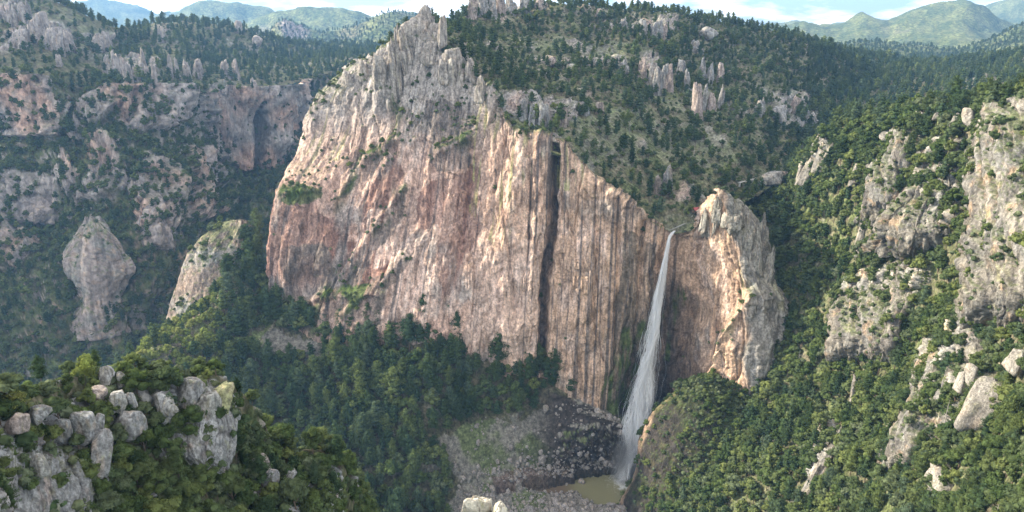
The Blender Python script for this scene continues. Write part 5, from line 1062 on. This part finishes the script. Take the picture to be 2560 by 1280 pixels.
for u, v, w, h in ((1838, 525, 50, 44), (1868, 560, 46, 60), (1893, 600, 40, 70), (1912, 560, 26, 54), (1918, 650, 36, 70), (1796, 500, 26, 50), (1764, 530, 30, 44)):
    put_rock('rock_pinnacle', 'main_cliff', u, v, w, h, 'crag', 'grey lichened crag on the fin right of the falls', 'crags on the fin right of the falls', tint=(.31, .29, .25), level=4, grow=1.3, sink=.35, back=.15)
for u, v, w, h in LHB:
    put_rock('rock_pinnacle', 'left_hills', u, v, w, h, 'crag' if w > 24 else 'tower' if h > w * 1.15 else 'boulder', 'grey rock column on the wooded hill above the left canyon', 'rock columns on the left hill', tint=(.36, .32, .295), level=4, grow=1.5, mat=M_FARROCK, sink=.3)
LCB = [(375, 545, 110, 80, 'blocky pinkish buttress low on the left canyon wall'), (80, 505, 120, 50, 'broad low buttress at the left edge of the left canyon wall')]
for u, v, w, h, lb in LCB:
    put_rock('rock_tower', 'left_canyon_wall', u, v, w, h, 'tower' if w > 120 else 'crag', lb or 'blocky pinkish buttress low on the left canyon wall', 'rock towers of the left canyon', tint=(.33, .285, .265), level=5 if w > 120 else 4, grow=1.3, mat=M_FARROCK, sink=.3, back=.12)
FIN = [(545, 735, 40, 80, 'orange sunlit pinnacle beside the brown rock fin'), (382, 865, 44, 56, 'lower knob in front of the brown rock fin left of the spur')]
for u, v, w, h, lb in FIN:
    Y = 690 + (600 - v) * .22; x, y, z = W(u, v + h * .5, Y); k = math.hypot(Y, CAMZ - z) / FPX; o = link('rock_fin', rock_mesh('crag', int(rr.integers(9)), 4, (.38, .30, .25), M_CLIFF))
    o.location = (x, y, z - h * k * .35); o.scale = (w * k * 1.2, w * k * 1.3, h * k * 1.42); o.rotation_euler = (0, .14, rr.uniform(-.5, .5)); tag(o, lb or 'lower step of the brown rock fin left of the spur', 'rock', 'parts of the brown rock fin')
# boulders of the talus and river bed
D = PATCH['bowl_ground']; bp = D['P'].reshape(-1, 3); bu, bv, bd = PIX(bp)
cand = np.where(inpoly(bu, bv, BARE_TALUS) & (bp[:, 2] > -.2) & (bu < 1600))[0]
wgt = .12 + 1.4 * sstep(40, 4, bp[cand, 2]) ; pick = rr.choice(cand, 2600, p=wgt / wgt.sum(), replace=False)
bs = np.clip(rr.lognormal(-.1, .68, len(pick)), .35, 6.0); order = np.argsort(-bs)
def talus_boulder(x, y, z, s, label, k):
    o = link('boulder', rock_mesh('boulder', k % 9, 2 if s < 2.6 else 3, (.25, .225, .21) if k % 3 else (.31, .28, .26)))
    o.location = (x, y, z - s * .3); o.scale = (s * 1.5, s * rr.uniform(1.0, 1.5), s * rr.uniform(.9, 1.25)); o.rotation_euler = (rr.normal(0, .25), rr.normal(0, .25), rr.uniform(0, 6.28)); return tag(o, label, 'rock', 'boulders on the talus and river bed')
for n_, j in enumerate(order[:230]):
    x, y, z = bp[pick[j]]; q_u, q_v = bu[pick[j]], bv[pick[j]]; talus_boulder(x, y, z, bs[j], 'grey boulder on the stony talus above the river bed' if q_v < 1150 else 'grey boulder in the river bed left of the plunge pool' if q_u < 1420 else 'grey boulder on the shore of the plunge pool', n_)
for (u, v, s, lb) in ((1455, 1200, 5.2, 'pale boulder standing in the plunge pool'), (1392, 1248, 6.5, 'largest dark boulder at the outlet of the plunge pool'), (1468, 1246, 3.8, 'rounded boulder on the near shore of the plunge pool'), (1535, 1256, 4.6, 'dark boulder at the right corner of the near pool shore'), (1240, 1262, 4.5, 'dark boulder behind the pale one at the bottom edge'), (1208, 1107, 3.6, 'lone block high on the grassy talus'), (1312, 1145, 4.2, 'upright block in the middle of the talus'), (1365, 1155, 6.5, 'grass-topped leaning block left of the pool cave')):
    q = near_vertex('bowl_ground', u, v); talus_boulder(q[0], q[1], max(q[2], 0), s, lb, int(s * 10))
SLIB = bpy.data.collections.new('stone_library')
for k in range(4):
    p_, F_, c_ = rock_geo(900 + k, 2, 'boulder', (.26, .235, .22)); SLIB.objects.link(bpy.data.objects.new('stone_%d' % k, mesh_from('stone_form', p_, F_, M_ROCK, c_)))
instancer('rubble', [((bp[pick[j]][0], bp[pick[j]][1], bp[pick[j]][2] - .25 * bs[j]), int(rr.integers(4)), rr.uniform(0, 6.28), (bs[j] * 1.3, bs[j] * 1.1, bs[j])) for j in order[230:]], SLIB, 'loose stones strewn over the talus and river bed')

# ------------------------------------------------------------------ water
mw, n, l, b = new_mat('murky_water'); pat = n.new('ShaderNodeAttribute'); pat.attribute_name = 'Col'; l.new(pat.outputs['Color'], b.inputs['Base Color']); b.inputs['Roughness'].default_value = .22; b.inputs['Specular IOR Level'].default_value = .4
nz = n.new('ShaderNodeTexNoise'); nz.inputs['Scale'].default_value = .9; nz.inputs['Detail'].default_value = 4; g_ = n.new('ShaderNodeNewGeometry'); l.new(g_.outputs['Position'], nz.inputs['Vector'])
bq = n.new('ShaderNodeBump'); bq.inputs['Distance'].default_value = .4; bq.inputs['Strength'].default_value = .8; l.new(nz.outputs['Fac'], bq.inputs['Height']); l.new(bq.outputs[0], b.inputs['Normal'])
cx = [W(*q)[:2] for q in ((1425, 1172, 588), (1660, 1165, 588), (1680, 1270, 520), (1440, 1275, 520))]
wx, wy = np.meshgrid(np.linspace(-20, 140, 200), np.linspace(515, 600, 110)); WP = np.stack([wx, wy, np.zeros_like(wx) + .05 * pn(np.stack([wx.ravel(), wy.ravel(), 0 * wx.ravel()], 1) / 3).reshape(wx.shape)], -1)
wp_ = WP.reshape(-1, 3); fd_ = np.hypot(wp_[:, 0] - W(1571, 1196, 566)[0], wp_[:, 1] - 566); fo_ = np.clip(sstep(17, 4, fd_ + 7 * fbm(wp_ / 4, 3, 231)) + .35 * sstep(30, 10, fd_) * sstep(.1, .4, fbm(wp_ / 2, 3, 232)), 0, 1)
wc_ = mixc(mixc(np.tile(np.array((.22, .205, .11)), (len(wp_), 1)), np.array((.17, .115, .085)), sstep(62, 45, wp_[:, 0]) * .8), np.array((.75, .76, .74)), fo_)
o = link('plunge_pool', mesh_from('plunge_pool', wp_, quads(*wx.shape), mw, wc_)); tag(o, 'murky green plunge pool at the foot of the waterfall', kind='structure')
mf, n, l, b = new_mat('falling_water'); n.remove(b)
df = n.new('ShaderNodeBsdfDiffuse'); tr = n.new('ShaderNodeBsdfTranslucent'); mxs = n.new('ShaderNodeMixShader'); df.inputs[0].default_value = (.97, .975, .98, 1); tr.inputs[0].default_value = (.97, .975, .98, 1); mxs.inputs[0].default_value = .45
tp = n.new('ShaderNodeBsdfTransparent'); mx2 = n.new('ShaderNodeMixShader'); at_ = n.new('ShaderNodeAttribute'); at_.attribute_name = 'Col'
l.new(df.outputs[0], mxs.inputs[1]); l.new(tr.outputs[0], mxs.inputs[2]); l.new(at_.outputs['Fac'], mx2.inputs[0]); l.new(tp.outputs[0], mx2.inputs[1]); l.new(mxs.outputs[0], mx2.inputs[2]); l.new(mx2.outputs[0], n['Material Output'].inputs[0])
FALL = np.array([(1686, 577, 6), (1682, 582, 7), (1675, 594, 7), (1667, 628, 10), (1659, 672, 15), (1650, 725, 20), (1641, 785, 26), (1632, 845, 34), (1622, 905, 44), (1612, 962, 54), (1604, 1012, 58), (1597, 1062, 58), (1590, 1112, 54), (1581, 1155, 58), (1571, 1196, 70)], float)
fy = np.interp(FALL[:, 1], [572, 594, 672, 905, 1196], [600, 592, 585, 575, 566]); FP = np.array([W(a, b_, c_) for (a, b_, _), c_ in zip(FALL, fy)]); FW = FALL[:, 2] * .345 / 2
rf = np.random.default_rng(77); V, F, A = [], [], []
clus = [(rf.uniform(0, .95), rf.normal(0, .5), rf.normal(0, .5), rf.uniform(.10, .30), rf.uniform(.16, .5)) for k in range(150)]
for k in range(5200):
    if k < 380: t0, t1, ox, oy, al = 0., 1., rf.normal(0, .3), rf.normal(0, .3), .8; ns = 44
    else:
        ct, cx_, cy_, sp_, ln_ = clus[int(rf.integers(len(clus)))]
        t0 = float(np.clip(ct + rf.normal(0, .03), 0, .96)); t1 = min(1.0, t0 + rf.uniform(.03, .10) * (.6 + ln_)); ox, oy = cx_ + rf.normal(0, sp_), cy_ + rf.normal(0, sp_); al = float(np.clip(1.15 - .42 * math.hypot(ox, oy), .2, 1.0)); ns = 9
    wd = rf.uniform(.2, .55) * (.5 + 1.6 * t0); ph, ph2 = rf.uniform(0, 6.28), rf.uniform(0, 6.28)
    tt = np.linspace(t0, t1, ns); ii = tt * (len(FP) - 1); C = cardinal(FP, ii, 0, .5); w_ = np.interp(ii, np.arange(len(FP)), FW)
    C[:, 0] += w_ * (ox * (.8 + .9 * (tt - t0)) + .22 * np.sin(ii * 1.3 + ox * 3) + .16 * np.sin(ii * 2.2 + ph) + .09 * np.sin(ii * 6 + ph2)); C[:, 1] += w_ * oy * .7
    d = np.array((math.cos(ph), math.sin(ph) * .5, .0)); d /= np.linalg.norm(d); taper = np.sin(np.linspace(.2, math.pi - .12, ns)) if k >= 380 else np.ones(ns) * .6
    V.append(np.stack([C - d * (wd * taper)[:, None] * .5, C + d * (wd * taper)[:, None] * .5], 1).reshape(-1, 3)); A.append(np.full(ns * 2, al))
off = 0; F = []
for q in V:
    m_ = len(q) // 2; i_ = np.arange(m_ - 1) * 2 + off; F.append(np.stack([i_, i_ + 1, i_ + 3, i_ + 2], 1)); off += len(q)
V = np.concatenate(V); A = np.concatenate(A)
o = link('waterfall', mesh_from('waterfall', V, np.concatenate(F), mf, np.repeat(A[:, None], 3, 1))); tag(o, 'tall white waterfall plunging from the notch beside the great cliff', kind='structure')
# spray drifting at the foot
mm, n, l, b = new_mat('spray'); n.remove(b); pv = n.new('ShaderNodeVolumePrincipled'); pv.inputs['Color'].default_value = (.95, .97, 1, 1); pv.inputs['Anisotropy'].default_value = .2
tcx = n.new('ShaderNodeTexCoord'); ln = n.new('ShaderNodeVectorMath'); ln.operation = 'LENGTH'; l.new(tcx.outputs['Object'], ln.inputs[0])
mr = n.new('ShaderNodeMapRange'); mr.inputs['From Min'].default_value = 1; mr.inputs['From Max'].default_value = .1; mr.inputs['To Max'].default_value = .11; l.new(ln.outputs['Value'], mr.inputs[0]); l.new(mr.outputs[0], pv.inputs['Density']); l.new(pv.outputs[0], n['Material Output'].inputs['Volume'])
D_, F_ = ICO[3]; o = link('spray', mesh_from('spray', D_, F_, mm)); o.location = FP[-1] + np.array((2, 2, 14)); o.scale = (22, 15, 40); tag(o, 'white spray drifting round the foot of the waterfall', kind='stuff')

# ------------------------------------------------------------------ haze
hm, n, l, b = new_mat('haze_air'); n.remove(b); hv = n.new('ShaderNodeVolumePrincipled'); hv.inputs['Color'].default_value = (.27, .55, 1.0, 1); hv.inputs['Density'].default_value = 0.75e-4; hv.inputs['Anisotropy'].default_value = .25; l.new(hv.outputs[0], n['Material Output'].inputs['Volume'])
hb = bmesh.new(); bmesh.ops.create_cube(hb, size=1); hme = bpy.data.meshes.new('haze'); hb.to_mesh(hme); hb.free(); hme.materials.append(hm)
o = link('haze', hme); o.scale = (29600, 29600, 1200); o.location = (0, 600, 360); tag(o, 'thin blue haze filling the air of the canyon', kind='stuff')

# ------------------------------------------------------------------ small human traces at the head of the falls
M_RED = plain('red_roofing', (.42, .085, .075), .6); M_WOOD = plain('weathered_wood', (.22, .15, .10)); M_PALE = plain('pale_concrete', (.55, .53, .49)); M_CLOTH = plain('white_cloth', (.75, .74, .72)); M_SKIN = plain('dark_trousers', (.08, .08, .10))
def box(cx, cy, cz, sx, sy, sz):
    v = np.array([(x, y, z) for x in (-.5, .5) for y in (-.5, .5) for z in (-.5, .5)]) * (sx, sy, sz) + (cx, cy, cz)
    return v, np.array([(0, 1, 3, 2), (4, 6, 7, 5), (0, 4, 5, 1), (2, 3, 7, 6), (0, 2, 6, 4), (1, 5, 7, 3)])
def ground_at(patch, u, v):
    q = near_vertex(patch, u, v); return np.array(W(u, v, q[1]))
def shelter(u, v, wd, dp, ht, label):
    g_ = ground_at('plateau_hillside', u, v); r = link('shelter', None); r.location = g_; r.rotation_euler = (0, 0, .5); tag(r, label, 'shelter', 'red-roofed shelters above the falls')
    link('wall', mesh_from('wall', *box(0, dp * .2, ht * .45, wd * .9, dp * .5, ht * 1.1), M_WOOD, smooth=False), r)
    for sx in (-1, 1): link('post', mesh_from('post', *box(sx * wd * .45, -dp * .45, ht * .4, .2, .2, ht * 1.2), M_WOOD, smooth=False), r)
    a = np.array([(-.55 * wd, -.6 * dp, ht), (.55 * wd, -.6 * dp, ht), (.55 * wd, 0, ht + dp * .42), (-.55 * wd, 0, ht + dp * .42), (-.55 * wd, .6 * dp, ht), (.55 * wd, .6 * dp, ht)])
    V = np.concatenate([a, a - (0, 0, .15)]); F = np.array([(0, 1, 2, 3), (3, 2, 5, 4), (7, 6, 9, 8), (8, 9, 10, 11), (0, 6, 7, 1), (4, 5, 11, 10), (1, 7, 8, 2), (2, 8, 11, 5), (0, 3, 9, 6), (3, 4, 10, 9)])
    link('roof', mesh_from('roof', V, F, M_RED, smooth=False), r)
shelter(1739, 531, 6.0, 5.0, 2.6, 'red-roofed wooden shelter beside the head of the waterfall'); shelter(1756, 529, 4.0, 3.2, 2.2, 'smaller red-roofed shelter just right of the first one')
g_ = ground_at('plateau_hillside', 1730, 543); sk = bpy.data.meshes.new('person')
VP = [(0, 0, .95), (0, 0, 1.2), (0, 0, 1.42), (0, 0, 1.52), (0, 0, 1.68), (-.1, 0, .9), (-.12, .03, .5), (-.12, 0, .04), (.1, 0, .9), (.13, -.05, .5), (.14, .05, .04), (-.2, 0, 1.4), (-.27, 0, 1.12), (-.25, -.08, .86), (.2, 0, 1.4), (.27, 0, 1.12), (.25, -.08, .86)]
sk.from_pydata(VP, [(0, 1), (1, 2), (2, 3), (3, 4), (0, 5), (5, 6), (6, 7), (0, 8), (8, 9), (9, 10), (2, 11), (11, 12), (12, 13), (2, 14), (14, 15), (15, 16)], []); sk.materials.append(M_CLOTH)
o = link('person', sk); o.location = g_; sm_ = o.modifiers.new('skin', 'SKIN'); o.modifiers.new('sub', 'SUBSURF').render_levels = 1
for v_, r_ in zip(sk.skin_vertices[0].data, (.15, .16, .15, .06, .11, .1, .08, .05, .1, .08, .05, .06, .045, .035, .06, .045, .035)): v_.radius = (r_, r_)
sk.skin_vertices[0].data[0].use_root = True
tag(o, 'tiny person in white standing on the rocks above the waterfall', 'person')
A_, B_ = ground_at('plateau_hillside', 1846, 461), ground_at('plateau_hillside', 1884, 452); A_[2] += 1.6; B_[2] += 1.6; d_ = B_ - A_; L_ = np.linalg.norm(d_[:2])
r = link('footbridge', None); r.location = (A_ + B_) / 2; r.rotation_euler = (0, 0, math.atan2(d_[1], d_[0])); tag(r, 'pale narrow footbridge over the stream above the falls', 'footbridge')
link('deck', mesh_from('deck', *box(0, 0, 0, L_, 1.8, .35), M_PALE, smooth=False), r)
for sx in (-1, 1):
    link('railing', mesh_from('railing', *box(0, sx * .85, 1.0, L_, .12, .12), M_PALE, smooth=False), r)
    for k in range(5): link('post', mesh_from('post', *box((k / 4 - .5) * L_ * .96, sx * .85, .55, .12, .12, .9), M_PALE, smooth=False), r)
for sx in (-1, 1): link('pier', mesh_from('pier', *box(sx * L_ * .42, 0, -2.2, 1.0, 1.6, 4.1), M_PALE, smooth=False), r)
# the stream that feeds the falls
SW = [(1684, 580, 5), (1700, 570, 8), (1722, 556, 8), (1760, 545, 7)]; sp = [near_vertex('plateau_hillside', u, v) + np.array((0, 0, .5)) for u, v, w in SW]
V = []
for q, (u, v, w) in zip(sp, SW): V += [q + (-w * .18, .0, 0), q + (w * .18, 0, 0)]
o = link('stream', mesh_from('stream', np.array(V), np.array([(2 * i, 2 * i + 1, 2 * i + 3, 2 * i + 2) for i in range(len(SW) - 1)]), mw, np.tile((.30, .29, .26), (len(V), 1)))); tag(o, 'small stream running over pink rock to the lip of the falls', kind='structure')

# labels: where look-alike rocks can be counted off, say which one
def ordinal(n): return '%d%s' % (n, 'th' if 10 <= n % 100 <= 20 else {1: 'st', 2: 'nd', 3: 'rd'}.get(n % 10, 'th'))
bpy.context.view_layer.update()
byl = {}
for o in SC.objects:
    if o.parent is None and o.get('category') == 'rock' and o.get('label'): byl.setdefault(o['label'], []).append(o)
for lb, os_ in byl.items():
    if 1 < len(os_) <= 60:
        px_ = PIX(np.array([o.location[:] for o in os_]))[0]
        for k, j in enumerate(np.argsort(px_)): os_[j]['label'] = '%s, %s from the left' % (lb, ordinal(k + 1))

LABELS = dict(main_cliff='great pink and grey cliff wall left of the waterfall', bowl_ground='wooded bowl, stony talus and river bed under the great cliff', plateau_hillside='wooded hillside rising above the rim of the great cliff', far_valley_hill='dark wooded hill behind the right-hand slope', right_canyon_side='steep wooded slope right of the waterfall',
    right_rock_wall='pale jointed rock wall at the right edge', leaning_crag='leaning grey crag beside the dark gully, right slope', upper_crag='cracked crag near the crest of the right slope', fluted_crag='fluted grey crag in the middle of the right slope', dome_crag='domed grey crag low on the right slope', dark_buttress='dark bushy rock buttress in front of the foot of the falls',
    left_canyon_wall='hazy shaded canyon wall on the left', canyon_tower='massive rock tower standing in the left canyon', rock_fin='brown rock fin between the left canyon and the spur', left_hills='wooded hills above the left canyon', shade_mountain='added unseen mountain that shades the left canyon', far_blue_range='farthest blue mountain range, upper left', blue_mountain='broad blue mountain behind the left hills', far_ridge='wooded ridge beyond the left canyon', rocky_knoll='distant hill with a pale rock face behind the left hills',
    right_far_peaks='hazy far peaks at the upper right', sunlit_mountain='sunlit green mountain at the upper right', sunlit_foothill='sunlit wooded foothill below the upper right mountain', outcrop_ground='bushy ground of the near outcrop, lower left', near_left_crag='cracked grey crag at the lower left corner', near_middle_crag='cracked crag at the right end of the near outcrop crest', near_low_crag='shaded crag at the bottom of the near outcrop', ground='far ground sheet reaching the horizon')
for k, v in LABELS.items():
    if k in bpy.data.objects: bpy.data.objects[k]['label'] = v
